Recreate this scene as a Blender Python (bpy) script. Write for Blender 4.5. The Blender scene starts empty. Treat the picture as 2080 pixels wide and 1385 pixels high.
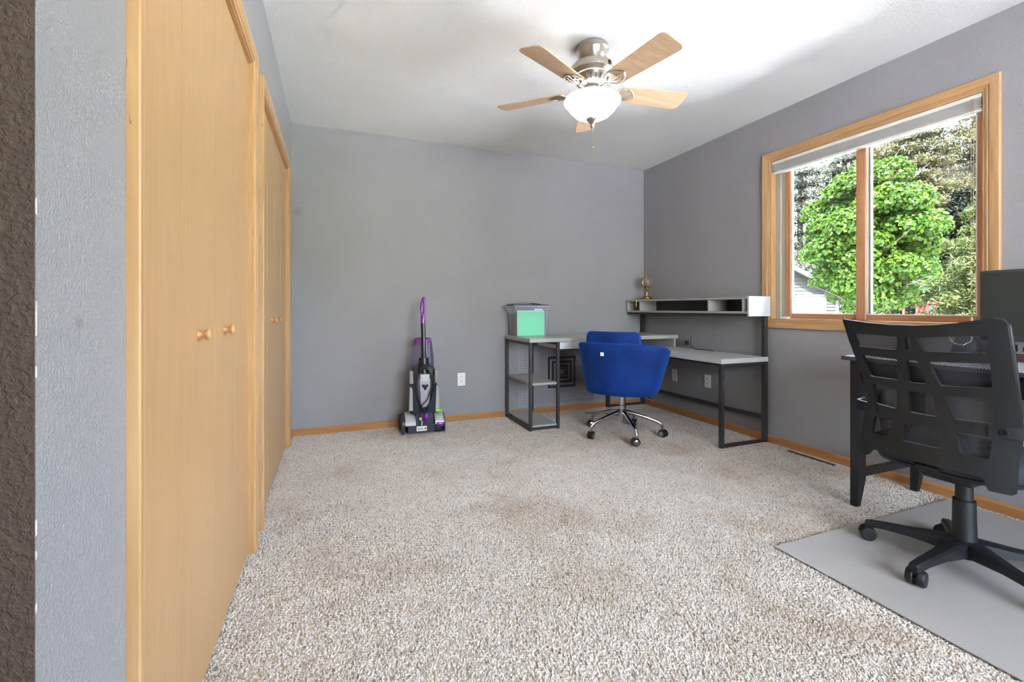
import bpy, bmesh, math, random
import numpy as np
from mathutils import Vector, Matrix
from mathutils.geometry import tessellate_polygon
random.seed(7); rng = np.random.default_rng(11)
sc = bpy.context.scene; col = sc.collection
PI = math.pi
# ---------------------------------------------------------------- camera, sky, sun, exposure
F_PX = 912.5; TH = math.atan(360 / F_PX); EYE = .995
cam_d = bpy.data.cameras.new('camera'); cam = bpy.data.objects.new('camera', cam_d); col.objects.link(cam)
cam_d.sensor_width = 36; cam_d.sensor_fit = 'HORIZONTAL'; cam_d.lens = 36 * F_PX / 2080
cam_d.shift_y = -(692.5 - 626) / 2080; cam_d.clip_start = .02; cam_d.clip_end = 400
cam.location = (0, 0, EYE); cam.rotation_euler = (PI / 2, 0, -TH)
sc.camera = cam
sc.view_settings.view_transform = 'Standard'; sc.view_settings.look = 'None'
sc.view_settings.gamma = 1; sc.view_settings.use_curve_mapping = False
sc.view_settings.exposure = 0.24
w = bpy.data.worlds.new('sky'); sc.world = w; w.use_nodes = True
wn = w.node_tree; wn.nodes.clear()
wo = wn.nodes.new('ShaderNodeOutputWorld'); wb = wn.nodes.new('ShaderNodeBackground')
sky = wn.nodes.new('ShaderNodeTexSky'); sky.sky_type = 'NISHITA'; sky.sun_disc = False
sky.sun_elevation = math.radians(52); sky.sun_rotation = math.radians(250); sky.dust_density = 3; sky.air_density = 1.2
wm = wn.nodes.new('ShaderNodeMix'); wm.data_type = 'RGBA'; wm.inputs[0].default_value = .12
wm.inputs[6].default_value = (.80, .88, 1.0, 1)
wn.links.new(sky.outputs[0], wm.inputs[7]); wn.links.new(wm.outputs[2], wb.inputs[0])
wb.inputs[1].default_value = 18.0; wn.links.new(wb.outputs[0], wo.inputs[0])
sl = bpy.data.lights.new('sun', 'SUN'); sl.energy = 125.0; sl.angle = math.radians(1.5); sl.color = (1, .985, .965)
so = bpy.data.objects.new('sun', sl); col.objects.link(so)
so.rotation_euler = Vector((.42, .38, -.84)).to_track_quat('-Z', 'Y').to_euler(); so.location = (-6, 0, 12)
UX0, UX1, UZ0, UZ1 = .40, 2.60, .55, 2.10              # fill_window_rear (glazing added for fill daylight) in the unseen rear wall
def portal(name, y0, y1, z0, z1, rear=False):
    l = bpy.data.lights.new(name, 'AREA'); l.shape = 'RECTANGLE'; l.size = z1 - z0; l.size_y = y1 - y0
    l.cycles.is_portal = True
    o = bpy.data.objects.new(name, l); col.objects.link(o); o.location = (3.19, (y0 + y1) / 2, (z0 + z1) / 2)
    o.rotation_euler = (0, PI / 2, 0)
    if rear: o.location = ((UX0 + UX1) / 2, -1.72, (UZ0 + UZ1) / 2); o.rotation_euler = (PI / 2, 0, 0); l.size = UX1 - UX0; l.size_y = UZ1 - UZ0
XR = 3.02; XL = -.314; YB = 3.885; ZC = 2.44; YN = -1.6; XH = -1.5
WY0, WY1, WZ0, WZ1 = 1.215, 2.412, .905, 2.092        # window_1 opening
VY0, VY1, VZ0, VZ1 = -1.05, -.20, .90, 2.12           # fill_window_side, added behind the camera for fill light
portal('daylight_portal', WY0, WY1, WZ0, WZ1); portal('daylight_portal', VY0, VY1, VZ0, VZ1); portal('daylight_portal', 0, 1, 0, 1, True)
sc.cycles.use_denoising = True; sc.cycles.max_bounces = 10; sc.cycles.diffuse_bounces = 6
sc.cycles.transparent_max_bounces = 24; sc.cycles.caustics_reflective = False; sc.cycles.caustics_refractive = False
sc.cycles.sample_clamp_indirect = 60
# ---------------------------------------------------------------- materials
def lin(c):
    return tuple(((x / 255) / 12.92 if x / 255 <= .04045 else ((x / 255 + .055) / 1.055) ** 2.4) for x in c) + (1,)
class NT:
    def __init__(s, name):
        s.m = bpy.data.materials.new(name); s.m.use_nodes = True; s.t = s.m.node_tree; s.t.nodes.clear()
        s.out = s.n('ShaderNodeOutputMaterial')
    def n(s, t, **k):
        x = s.t.nodes.new(t)
        for a, b in k.items(): setattr(x, a, b)
        return x
    def l(s, a, b): s.t.links.new(a, b)
    def coord(s, kind='Object', scale=(1, 1, 1)):
        c = s.n('ShaderNodeTexCoord'); mp = s.n('ShaderNodeMapping'); mp.inputs['Scale'].default_value = scale
        s.l(c.outputs[kind], mp.inputs[0]); return mp.outputs[0]
    def noise(s, vec, scale, detail=3, rough=.5, dist=0):
        x = s.n('ShaderNodeTexNoise'); s.l(vec, x.inputs['Vector']); x.inputs['Scale'].default_value = scale
        x.inputs['Detail'].default_value = detail; x.inputs['Roughness'].default_value = rough
        x.inputs['Distortion'].default_value = dist; return x.outputs['Fac']
    def ramp(s, fac, stops):
        r = s.n('ShaderNodeValToRGB'); s.l(fac, r.inputs[0]); e = r.color_ramp.elements
        while len(e) < len(stops): e.new(.5)
        for i, (p, c) in enumerate(stops): e[i].position = p; e[i].color = c
        return r.outputs[0]
    def bump(s, h, dist, strength=1, normal=None):
        b = s.n('ShaderNodeBump'); s.l(h, b.inputs['Height']); b.inputs['Distance'].default_value = dist
        b.inputs['Strength'].default_value = strength
        if normal: s.l(normal, b.inputs['Normal'])
        return b.outputs[0]
    def pbsdf(s, color, rough=.5, metal=0, spec=.5, **kw):
        p = s.n('ShaderNodeBsdfPrincipled')
        if isinstance(color, tuple): p.inputs['Base Color'].default_value = color
        else: s.l(color, p.inputs['Base Color'])
        p.inputs['Roughness'].default_value = rough; p.inputs['Metallic'].default_value = metal
        p.inputs['Specular IOR Level'].default_value = spec
        for k, v in kw.items(): p.inputs[k.replace('_', ' ')].default_value = v
        s.l(p.outputs[0], s.out.inputs[0]); return p
def g(v): return (v, v, v, 1)
def mul(c, k): return (c[0] * k, c[1] * k, c[2] * k, 1)
def plain(name, c, rough=.5, metal=0, spec=.5, nb=0, ns=200, var=.06, **kw):
    t = NT(name); v = t.coord(); c = lin(c)
    f = t.noise(v, 9, 4)
    colr = t.ramp(f, [(.3, mul(c, 1 - var)), (.7, mul(c, 1 + var))])
    p = t.pbsdf(colr, rough, metal, spec, **kw)
    if nb: t.l(t.bump(t.noise(v, ns, 3), nb), p.inputs['Normal'])
    return t.m
def paint(name, c, bump=.0008, ns=200, chips=False, smudge=None):
    t = NT(name); v = t.coord('Object'); c = lin(c)
    cr = t.ramp(t.noise(v, 2.2, 3), [(.3, mul(c, .975)), (.7, mul(c, 1.025))])
    if chips:
        gm = t.n('ShaderNodeNewGeometry'); sx = t.n('ShaderNodeSeparateXYZ'); t.l(gm.outputs['Position'], sx.inputs[0])
        m1 = t.n('ShaderNodeMath', operation='LESS_THAN'); t.l(sx.outputs['Y'], m1.inputs[0]); m1.inputs[1].default_value = .6715
        n = t.noise(v, 22, 2); m2 = t.n('ShaderNodeMath', operation='GREATER_THAN'); t.l(n, m2.inputs[0]); m2.inputs[1].default_value = .60
        m3 = t.n('ShaderNodeMath', operation='MULTIPLY'); t.l(m1.outputs[0], m3.inputs[0]); t.l(m2.outputs[0], m3.inputs[1])
        mx = t.n('ShaderNodeMix', data_type='RGBA'); t.l(m3.outputs[0], mx.inputs[0]); t.l(cr, mx.inputs[6]); mx.inputs[7].default_value = lin((225, 215, 205))
        cr = mx.outputs[2]
    if smudge:
        gm2 = t.n('ShaderNodeNewGeometry'); dd = t.n('ShaderNodeVectorMath', operation='DISTANCE'); t.l(gm2.outputs['Position'], dd.inputs[0]); dd.inputs[1].default_value = smudge[0]
        sc2 = t.n('ShaderNodeMath', operation='DIVIDE'); t.l(dd.outputs['Value'], sc2.inputs[0]); sc2.inputs[1].default_value = smudge[1]
        rp = t.ramp(sc2.outputs[0], [(.1, g(.35)), (1, g(0))]); mm = t.n('ShaderNodeMix', data_type='RGBA'); t.l(rp, mm.inputs[0]); t.l(cr, mm.inputs[6]); mm.inputs[7].default_value = mul(c, .35); cr = mm.outputs[2]
    p = t.pbsdf(cr, .62, 0, .3)
    h = t.ramp(t.noise(v, ns, 3, .55, .35), [(.42, g(0)), (.62, g(1))])
    t.l(t.bump(h, bump), p.inputs['Normal']); return t.m
def wood(name, c1, c2, axis=2, rough=.38, fine=70, dark=None, wear=None):
    t = NT(name); sc_ = [fine] * 3; sc_[axis] = fine * .028
    v = t.coord('Object', tuple(sc_)); s2 = [9] * 3; s2[axis] = .8; v2 = t.coord('Object', tuple(s2))
    n1 = t.noise(v, 1, 5, .6, .3)
    wv = t.n('ShaderNodeTexNoise'); t.l(v2, wv.inputs['Vector']); wv.inputs['Scale'].default_value = 1; wv.inputs['Detail'].default_value = 1.5
    m = t.n('ShaderNodeMath', operation='MULTIPLY'); t.l(wv.outputs['Fac'], m.inputs[0]); m.inputs[1].default_value = 9
    fr = t.n('ShaderNodeMath', operation='PINGPONG'); t.l(m.outputs[0], fr.inputs[0]); fr.inputs[1].default_value = .5
    mx = t.n('ShaderNodeMix'); mx.inputs[0].default_value = .62; t.l(fr.outputs[0], mx.inputs[2]); t.l(n1, mx.inputs[3])
    a, b = lin(c1), lin(c2)
    cr = t.ramp(mx.outputs[0], [(.22, b), (.48, mul(tuple((x + y) / 2 for x, y in zip(a, b)), 1)), (.66, a)])
    if wear:
        s3 = [60] * 3; s3[axis] = 9
        wn_ = t.noise(t.coord('Object', tuple(s3)), 1, 3, .6)
        gm = t.n('ShaderNodeTexCoord'); sx = t.n('ShaderNodeSeparateXYZ'); t.l(gm.outputs['Object'], sx.inputs[0])
        k = t.n('ShaderNodeMath', operation='LESS_THAN'); t.l(wn_, k.inputs[0]); k.inputs[1].default_value = wear
        mm = t.n('ShaderNodeMix', data_type='RGBA'); t.l(k.outputs[0], mm.inputs[0]); t.l(cr, mm.inputs[6]); mm.inputs[7].default_value = mul(b, .55)
        cr = mm.outputs[2]
    p = t.pbsdf(cr, rough, 0, .4)
    t.l(t.bump(n1, .0004), p.inputs['Normal']); return t.m
def emis(name, c, e, base=(240, 240, 240)):
    t = NT(name); p = t.pbsdf(lin(base), .3); p.inputs['Emission Color'].default_value = c; p.inputs['Emission Strength'].default_value = e; return t.m
def clear(name, tint, alpha, rough=.1, c=(255, 255, 255)):
    t = NT(name); tr = t.n('ShaderNodeBsdfTransparent'); tr.inputs[0].default_value = tint
    p = t.n('ShaderNodeBsdfPrincipled'); p.inputs['Base Color'].default_value = lin(c); p.inputs['Roughness'].default_value = rough
    fr = t.n('ShaderNodeFresnel'); fr.inputs[0].default_value = 1.45
    ad = t.n('ShaderNodeMath', operation='ADD'); t.l(fr.outputs[0], ad.inputs[0]); ad.inputs[1].default_value = alpha; ad.use_clamp = True
    mx = t.n('ShaderNodeMixShader'); t.l(ad.outputs[0], mx.inputs[0]); t.l(tr.outputs[0], mx.inputs[1]); t.l(p.outputs[0], mx.inputs[2])
    t.l(mx.outputs[0], t.out.inputs[0]); return t.m
M = {}
M['wall'] = paint('grey_wall_paint', (152, 149, 151)); M['wall_l'] = paint('grey_wall_paint_near', (152, 149, 151), .0008, 200, True, ((-0.314, 0.763, 0.976), .014)); M['wall_b'] = paint('grey_wall_paint_back', (152, 149, 151), .0008, 200, False, ((-0.272, 3.885, 1.750), .05))
M['hall'] = paint('brown_wall_paint', (86, 70, 60), .0012, 130); M['ceil'] = paint('white_ceiling_texture', (233, 231, 228), .0020, 130)
M['door'] = wood('maple_door_veneer', (188, 151, 107), (179, 140, 96), 2, .36, 60)
M['oak_z'] = wood('oak_trim_upright', (203, 165, 118), (176, 134, 90), 2, .34, 80, None, .30)
M['oak_y'] = wood('oak_trim_along_wall', (201, 162, 115), (174, 132, 88), 1, .34, 80)
M['oak_x'] = wood('oak_trim_across', (192, 138, 86), (164, 110, 64), 0, .34, 80)
M['oak_b'] = wood('oak_baseboard_along', (192, 138, 86), (164, 110, 64), 1, .34, 80)
M['sash'] = wood('amber_sash_wood_upright', (198, 146, 104), (174, 122, 82), 2, .3, 80)
M['sash_y'] = wood('amber_sash_wood_across', (198, 146, 104), (174, 122, 82), 1, .3, 80)
M['knob'] = wood('turned_knob_wood', (200, 156, 108), (176, 130, 86), 0, .35, 60)
M['white'] = plain('white_plastic', (232, 231, 228), .35); M['track'] = plain('cream_vinyl_track', (170, 165, 150), .4)
M['blade'] = wood('light_blade_veneer', (200, 172, 140), (178, 146, 114), 0, .4, 50)
M['nickel'] = plain('brushed_nickel', (176, 168, 158), .28, 1); M['chrome'] = plain('chrome', (215, 215, 218), .12, 1)
M['brass'] = plain('aged_brass', (196, 170, 112), .25, 1)
M['desk_top'] = wood('grey_oak_laminate', (182, 180, 175), (160, 157, 151), 1, .30, 50); M['top_lit'] = wood('grey_oak_laminate_lit', (200, 199, 197), (184, 182, 179), 1, .28, 50); M['desk_topx'] = wood('grey_oak_laminate_across', (182, 180, 175), (160, 157, 151), 0, .30, 50)  # lower top: grey laminate with the window light put into its colour
M['white_lam'] = wood('whitewashed_laminate', (206, 208, 214), (190, 192, 198), 1, .4, 60)
M['frame'] = plain('dark_metal_frame', (62, 60, 60), .4, .3); M['black'] = plain('black_plastic', (15, 15, 17), .5, nb=.0002, ns=900)
M['blackgloss'] = plain('black_satin_paint', (24, 24, 28), .28); M['tabletop'] = plain('black_tabletop', (58, 59, 63), .22, spec=.9)
M['palegrey'] = plain('pale_grey_top', (196, 196, 202), .22); M['dark'] = plain('near_black', (14, 14, 15), .6)
t = NT('blue_velvet'); v = t.coord(); cr = t.ramp(t.noise(v, 5, 4, .6, .5), [(.3, lin((9, 36, 92))), (.7, lin((15, 54, 128)))])
p = t.pbsdf(cr, .75, 0, .2); p.inputs['Sheen Weight'].default_value = 1.0; p.inputs['Sheen Roughness'].default_value = .35; p.inputs['Sheen Tint'].default_value = lin((70, 130, 255))
t.l(t.bump(t.noise(v, 260, 3), .0006), p.inputs['Normal']); M['velvet'] = t.m
M['seat_fabric'] = plain('dark_navy_fabric', (28, 32, 42), .85, nb=.0005, ns=600)
t = NT('black_woven_mesh'); c = t.n('ShaderNodeTexCoord'); fac = []
for rot in (.62, -.62):
    mp = t.n('ShaderNodeMapping'); mp.inputs['Rotation'].default_value = (rot, 0, 0); t.l(c.outputs['Object'], mp.inputs[0])
    wv = t.n('ShaderNodeTexWave'); wv.bands_direction = 'Z'; wv.inputs['Scale'].default_value = 72; t.l(mp.outputs[0], wv.inputs['Vector'])
    k = t.n('ShaderNodeMath', operation='GREATER_THAN'); t.l(wv.outputs['Fac'], k.inputs[0]); k.inputs[1].default_value = .40 if rot > 0 else .62; fac.append(k.outputs[0])
mxm = t.n('ShaderNodeMath', operation='MAXIMUM'); t.l(fac[0], mxm.inputs[0]); t.l(fac[1], mxm.inputs[1])
tr = t.n('ShaderNodeBsdfTransparent'); p = t.n('ShaderNodeBsdfPrincipled'); p.inputs['Base Color'].default_value = lin((40, 42, 48)); p.inputs['Roughness'].default_value = .5
mx = t.n('ShaderNodeMixShader'); t.l(mxm.outputs[0], mx.inputs[0]); t.l(tr.outputs[0], mx.inputs[1]); t.l(p.outputs[0], mx.inputs[2]); t.l(mx.outputs[0], t.out.inputs[0]); M['mesh'] = t.m
t = NT('window_glass'); tr = t.n('ShaderNodeBsdfTransparent'); tr.inputs[0].default_value = (.97, .98, .97, 1); gl = t.n('ShaderNodeBsdfGlossy'); gl.inputs['Roughness'].default_value = .0
fr = t.n('ShaderNodeFresnel'); fr.inputs[0].default_value = 1.45; mx = t.n('ShaderNodeMixShader'); t.l(fr.outputs[0], mx.inputs[0]); t.l(tr.outputs[0], mx.inputs[1]); t.l(gl.outputs[0], mx.inputs[2]); t.l(mx.outputs[0], t.out.inputs[0]); M['glass'] = t.m
M['binp'] = clear('clear_bin_plastic', (.93, .95, .98, 1), .16, .22, (225, 232, 246)); M['tank'] = clear('smoky_clear_tank', (.8, .78, .86, 1), .22, .1, (150, 140, 165))
M['mint'] = plain('mint_paper', (128, 232, 176), .6, var=.02); M['paper'] = plain('white_paper', (236, 234, 230), .6, var=.02)
M['kraft'] = plain('kraft_folder', (176, 140, 106), .7); M['taupe'] = plain('taupe_card', (150, 138, 130), .6); M['charcoal'] = plain('charcoal_card', (62, 66, 74), .5)
M['purple'] = plain('purple_plastic', (124, 38, 140), .22, Coat_Weight=.5); M['vac'] = plain('dark_slate_plastic', (48, 52, 62), .35)
M['vacgrey'] = plain('silver_grey_plastic', (168, 166, 164), .32); M['lilac'] = plain('pale_lilac_plastic', (148, 140, 156), .3); M['green'] = plain('lime_plastic', (120, 190, 40), .3)
M['cord'] = plain('black_rubber', (28, 28, 30), .5); M['screen'] = plain('dark_screen', (40, 46, 46), .18, spec=.6, var=.01)
M['bezel'] = plain('monitor_bezel', (44, 48, 54), .4)
M['decal'] = plain('dark_print', (44, 44, 54), .6); M['sheet'] = clear('thin_translucent_sheet', (.95, .94, .95, 1), .3, .55, (198, 192, 198))
M['shade'] = plain('grey_shade_fabric', (178, 174, 170), .8, nb=.0004, ns=500); M['rail'] = plain('cream_rail', (226, 222, 212), .4)
M['glow'] = emis('lit_frosted_glass', (.97, .98, 1, 1), .62)
# mat
t = NT('clear_vinyl_mat'); v = t.coord(); tr = t.n('ShaderNodeBsdfTransparent'); tr.inputs[0].default_value = (.9, .88, .86, 1)
cr = t.ramp(t.noise(v, 260, 3, .7), [(.35, lin((168, 161, 155))), (.65, lin((192, 187, 183)))])
p = t.n('ShaderNodeBsdfPrincipled'); t.l(cr, p.inputs['Base Color']); p.inputs['Roughness'].default_value = .45; p.inputs['Specular IOR Level'].default_value = .7
p.inputs['Coat Weight'].default_value = 1; p.inputs['Coat Roughness'].default_value = .46; p.inputs['Coat IOR'].default_value = 2.1
t.l(t.bump(t.noise(v, 14, 3), .001, .5), p.inputs['Normal'])
mx = t.n('ShaderNodeMixShader'); mx.inputs[0].default_value = .82; t.l(tr.outputs[0], mx.inputs[1]); t.l(p.outputs[0], mx.inputs[2]); t.l(mx.outputs[0], t.out.inputs[0]); M['mat'] = t.m
# carpet pile
t = NT('carpet_yarn'); gm = t.n('ShaderNodeNewGeometry'); oi = t.n('ShaderNodeObjectInfo')
st = t.noise(gm.outputs['Position'], 1.6, 4, .6, .4); st2 = t.noise(gm.outputs['Position'], 9, 3)
base = t.ramp(oi.outputs['Random'], [(0, lin((142, 120, 102))), (.05, lin((172, 155, 138))), (.3, lin((198, 188, 177))), (1, lin((216, 209, 202)))])
stn = t.ramp(st, [(.50, g(1)), (.66, (.82, .76, .70, 1))]); st2r = t.ramp(st2, [(.35, g(.93)), (.65, g(1))])
m1 = t.n('ShaderNodeMix', data_type='RGBA', blend_type='MULTIPLY'); m1.inputs[0].default_value = 1; t.l(base, m1.inputs[6]); t.l(stn, m1.inputs[7])
m2 = t.n('ShaderNodeMix', data_type='RGBA', blend_type='MULTIPLY'); m2.inputs[0].default_value = 1; t.l(m1.outputs[2], m2.inputs[6]); t.l(st2r, m2.inputs[7])
t.pbsdf(m2.outputs[2], .95, 0, .1); M['yarn'] = t.m
M['backing'] = plain('carpet_backing', (186, 172, 156), .95)
# ---------------------------------------------------------------- builders
class B:
    def __init__(s): s.bm = bmesh.new()
    def box(s, x0, x1, y0, y1, z0, z1, bev=0, seg=1, mat=None):
        r = bmesh.ops.create_cube(s.bm, size=1); vs = r['verts']
        for v_ in vs: v_.co = Vector(((x0 + x1) / 2 + v_.co.x * (x1 - x0), (y0 + y1) / 2 + v_.co.y * (y1 - y0), (z0 + z1) / 2 + v_.co.z * (z1 - z0)))
        if bev:
            es = list({e for v_ in vs for e in v_.link_edges})
            r2 = bmesh.ops.bevel(s.bm, geom=es, offset=bev, segments=seg, affect='EDGES', profile=.5); vs = r2['verts']
        if mat is not None: bmesh.ops.transform(s.bm, matrix=mat, verts=list(set(vs)))
        return s
    def mesh(s, verts, faces):
        vs = [s.bm.verts.new(v_) for v_ in verts]
        for f in faces:
            try: s.bm.faces.new([vs[i] for i in f])
            except ValueError: pass
        return vs
    def tube(s, pts, r, n=10, caps=True, rs=None, closed=False, sq=None):
        P = [Vector(p_) for p_ in pts]; N = len(P); rings = []; prev = None
        for i in range(N):
            a = P[i - 1] if (i > 0 or closed) else P[i]; b = P[(i + 1) % N] if (i < N - 1 or closed) else P[i]
            d = (b - a).normalized()
            if prev is None:
                u = d.cross(Vector((0, 0, 1)))
                if u.length < 1e-3: u = d.cross(Vector((0, 1, 0)))
            else: u = prev - d * prev.dot(d)
            u.normalize(); prev = u; w_ = d.cross(u); rr = rs[i] if rs else r
            ring = []
            for k in range(n):
                an = 2 * PI * k / n
                if sq:
                    an += PI / 4; ring.append(s.bm.verts.new(P[i] + u * sq[0] * (1 if math.cos(an) > 0 else -1) + w_ * sq[1] * (1 if math.sin(an) > 0 else -1)))
                else: ring.append(s.bm.verts.new(P[i] + u * math.cos(an) * rr + w_ * math.sin(an) * rr))
            rings.append(ring)
        for i in range(N if closed else N - 1):
            A, C = rings[i], rings[(i + 1) % N]
            for k in range(n): s.bm.faces.new([A[k], A[(k + 1) % n], C[(k + 1) % n], C[k]])
        if caps and not closed: s.bm.faces.new(rings[0][::-1]); s.bm.faces.new(rings[-1])
        return s
    def lathe(s, prof, cx=0, cy=0, n=32, cz=0, mat=None, caps=True):
        rings = []; allv = []
        for r, z in prof:
            ring = [s.bm.verts.new((cx + r * math.cos(2 * PI * k / n), cy + r * math.sin(2 * PI * k / n), cz + z)) for k in range(n)]; rings.append(ring); allv += ring
        for A, C in zip(rings, rings[1:]):
            for k in range(n): s.bm.faces.new([A[k], A[(k + 1) % n], C[(k + 1) % n], C[k]])
        if caps: s.bm.faces.new(rings[0][::-1]); s.bm.faces.new(rings[-1])
        if mat is not None: bmesh.ops.transform(s.bm, matrix=mat, verts=allv)
        return s
    def prism(s, poly, z0, z1, mat=None, bev=0):
        n = len(poly); a = [s.bm.verts.new((x, y, z0)) for x, y in poly]; b = [s.bm.verts.new((x, y, z1)) for x, y in poly]
        s.bm.faces.new(a[::-1]); s.bm.faces.new(b)
        for i in range(n): s.bm.faces.new([a[i], a[(i + 1) % n], b[(i + 1) % n], b[i]])
        vs = a + b
        if bev:
            es = list({e for v_ in vs for e in v_.link_edges if (e.verts[0] in a) == (e.verts[1] in a)})
            r2 = bmesh.ops.bevel(s.bm, geom=es, offset=bev, segments=2, affect='EDGES'); vs = list({v_ for v_ in vs if v_.is_valid} | set(r2['verts']))
        if mat is not None: bmesh.ops.transform(s.bm, matrix=mat, verts=vs)
        return s
    def sphere(s, c, r, sx=1, sy=1, sz=1, n=16):
        q = bmesh.ops.create_uvsphere(s.bm, u_segments=n, v_segments=max(6, n // 2), radius=r)
        for v_ in q['verts']: v_.co = Vector((c[0] + v_.co.x * sx, c[1] + v_.co.y * sy, c[2] + v_.co.z * sz))
        return s
    def build(s, name, mat, parent=None, smooth=False, origin=None, local=False):
        bmesh.ops.recalc_face_normals(s.bm, faces=s.bm.faces)
        me = bpy.data.meshes.new(name); s.bm.to_mesh(me); s.bm.free(); return link(me, name, mat, parent, smooth, origin, local)
def link(me, name, mat, parent=None, smooth=False, origin=None, local=False):
    n = len(me.vertices); co = np.empty(n * 3, np.float32); me.vertices.foreach_get('co', co); co = co.reshape(-1, 3)
    if origin is None: mn, mxx = co.min(0), co.max(0); origin = ((mn[0] + mxx[0]) / 2, (mn[1] + mxx[1]) / 2, mn[2])
    origin = np.array(origin, np.float32); me.vertices.foreach_set('co', (co - origin).ravel()); me.update()
    for m_ in (mat if isinstance(mat, list) else [mat]): me.materials.append(m_)
    if smooth:
        me.polygons.foreach_set('use_smooth', [True] * len(me.polygons))
        me.set_sharp_from_angle(angle=math.radians(42 if smooth is True else smooth))
    o = bpy.data.objects.new(name, me); col.objects.link(o); o.location = tuple(float(x) for x in origin)
    if parent:
        o.parent = parent
        if not local: o.matrix_parent_inverse = wmat(parent).inverted()
    return o
def wmat(o):
    m_ = Matrix.Translation(o.location) @ o.rotation_euler.to_matrix().to_4x4()
    return (wmat(o.parent) @ o.matrix_parent_inverse @ m_) if o.parent else m_
def tag(o, label, cat, group=None):
    o['label'] = label; o['category'] = cat
    if group: o['group'] = group
    return o
def thing(name, label, cat, loc, rz=0, group=None):
    o = bpy.data.objects.new(name, None); col.objects.link(o); o.location = loc; o.rotation_euler = (0, 0, rz); o.empty_display_size = .1
    return tag(o, label, cat, group)
def struct(o): o['kind'] = 'structure'; return o
def sempty(name, loc):
    o = bpy.data.objects.new(name, None); col.objects.link(o); o.location = loc; o['kind'] = 'structure'; return o
# ---------------------------------------------------------------- room shell
b = B(); b.box(XH - .1, XR + .15, YN - .1, YB + .1, -.12, -.006); floor = struct(b.build('floor', M['backing']))
b = B(); b.box(XH - .1, XR + .15, YN - .1, YB + .1, ZC, ZC + .12); struct(b.build('ceiling', M['ceil']))
b = B(); b.box(-1.1, XR + .15, YB, YB + .1, -.006, ZC); struct(b.build('wall_back', M['wall_b']))
b = B(); x0, x1 = XR, XR + .15
for y0, y1, z0, z1 in [(YN, VY0, -.006, ZC), (VY0, VY1, -.006, VZ0), (VY0, VY1, VZ1, ZC), (VY1, WY0, -.006, ZC), (WY0, WY1, -.006, WZ0), (WY0, WY1, WZ1, ZC), (WY1, YB, -.006, ZC)]:
    b.box(x0, x1, y0, y1, z0, z1)
bmesh.ops.remove_doubles(b.bm, verts=b.bm.verts, dist=.0005); struct(b.build('wall_right', M['wall'], origin=(0, 0, 0)))
C1 = (.957, 2.083); C2 = (2.33, 3.565); CZ = 1.992
b = B()
for y0, y1, z0, z1 in [(.669, C1[0], -.006, ZC), (C1[1], C2[0], -.006, ZC), (C2[1], YB, -.006, ZC), (C1[0], C1[1], CZ, ZC), (C2[0], C2[1], CZ, ZC)]:
    b.box(XL - .11, XL, y0, y1, z0, z1)
struct(b.build('wall_left', M['wall_l'], origin=(0, 0, 0)))
b = B(); b.box(XH, XL - .0005, .667, .70, -.006, ZC); struct(b.build('wall_hall', M['hall'], origin=(0, 0, 0)))
b = B(); b.box(-1.1, -1.0, .70, YB, -.006, ZC); struct(b.build('wall_closet', M['wall']))
b = B(); b.box(XH - .1, XH, YN, .70, -.006, ZC); struct(b.build('wall_entry', M['wall']))
b = B()
for x0, x1, z0, z1 in [(XH - .1, UX0, -.006, ZC), (UX1, XR + .15, -.006, ZC), (UX0, UX1, -.006, UZ0), (UX0, UX1, UZ1, ZC)]: b.box(x0, x1, YN - .1, YN, z0, z1)
struct(b.build('wall_near', M['wall'], origin=(0, 0, 0)))
# baseboards (profiled: flat face with a small eased top)
def base(name, axis, a0, a1, face, d, mat, h=.054):
    b = B(); prof = [(0, 0), (.012, 0), (.012, h - .012), (.007, h - .003), (.003, h), (0, h)]
    V = []
    for a in (a0, a1):
        for o_, z in prof: V.append((face + d * o_, a, z - .003) if axis == 'y' else (a, face + d * o_, z - .003))
    n = len(prof); b.mesh(V, [tuple(range(n))[::-1], tuple(range(n, 2 * n))] + [(i, (i + 1) % n, n + (i + 1) % n, n + i) for i in range(n)])
    return struct(b.build(name, mat))
base('baseboard_back', 'x', XL, XR, YB, -1, M['oak_x']); base('baseboard_right', 'y', YN, YB, XR, -1, M['oak_b'])
base('baseboard_left', 'y', 3.626, YB, XL, 1, M['oak_b']); base('baseboard_near', 'x', XH, XR, YN, 1, M['oak_x'])
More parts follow.
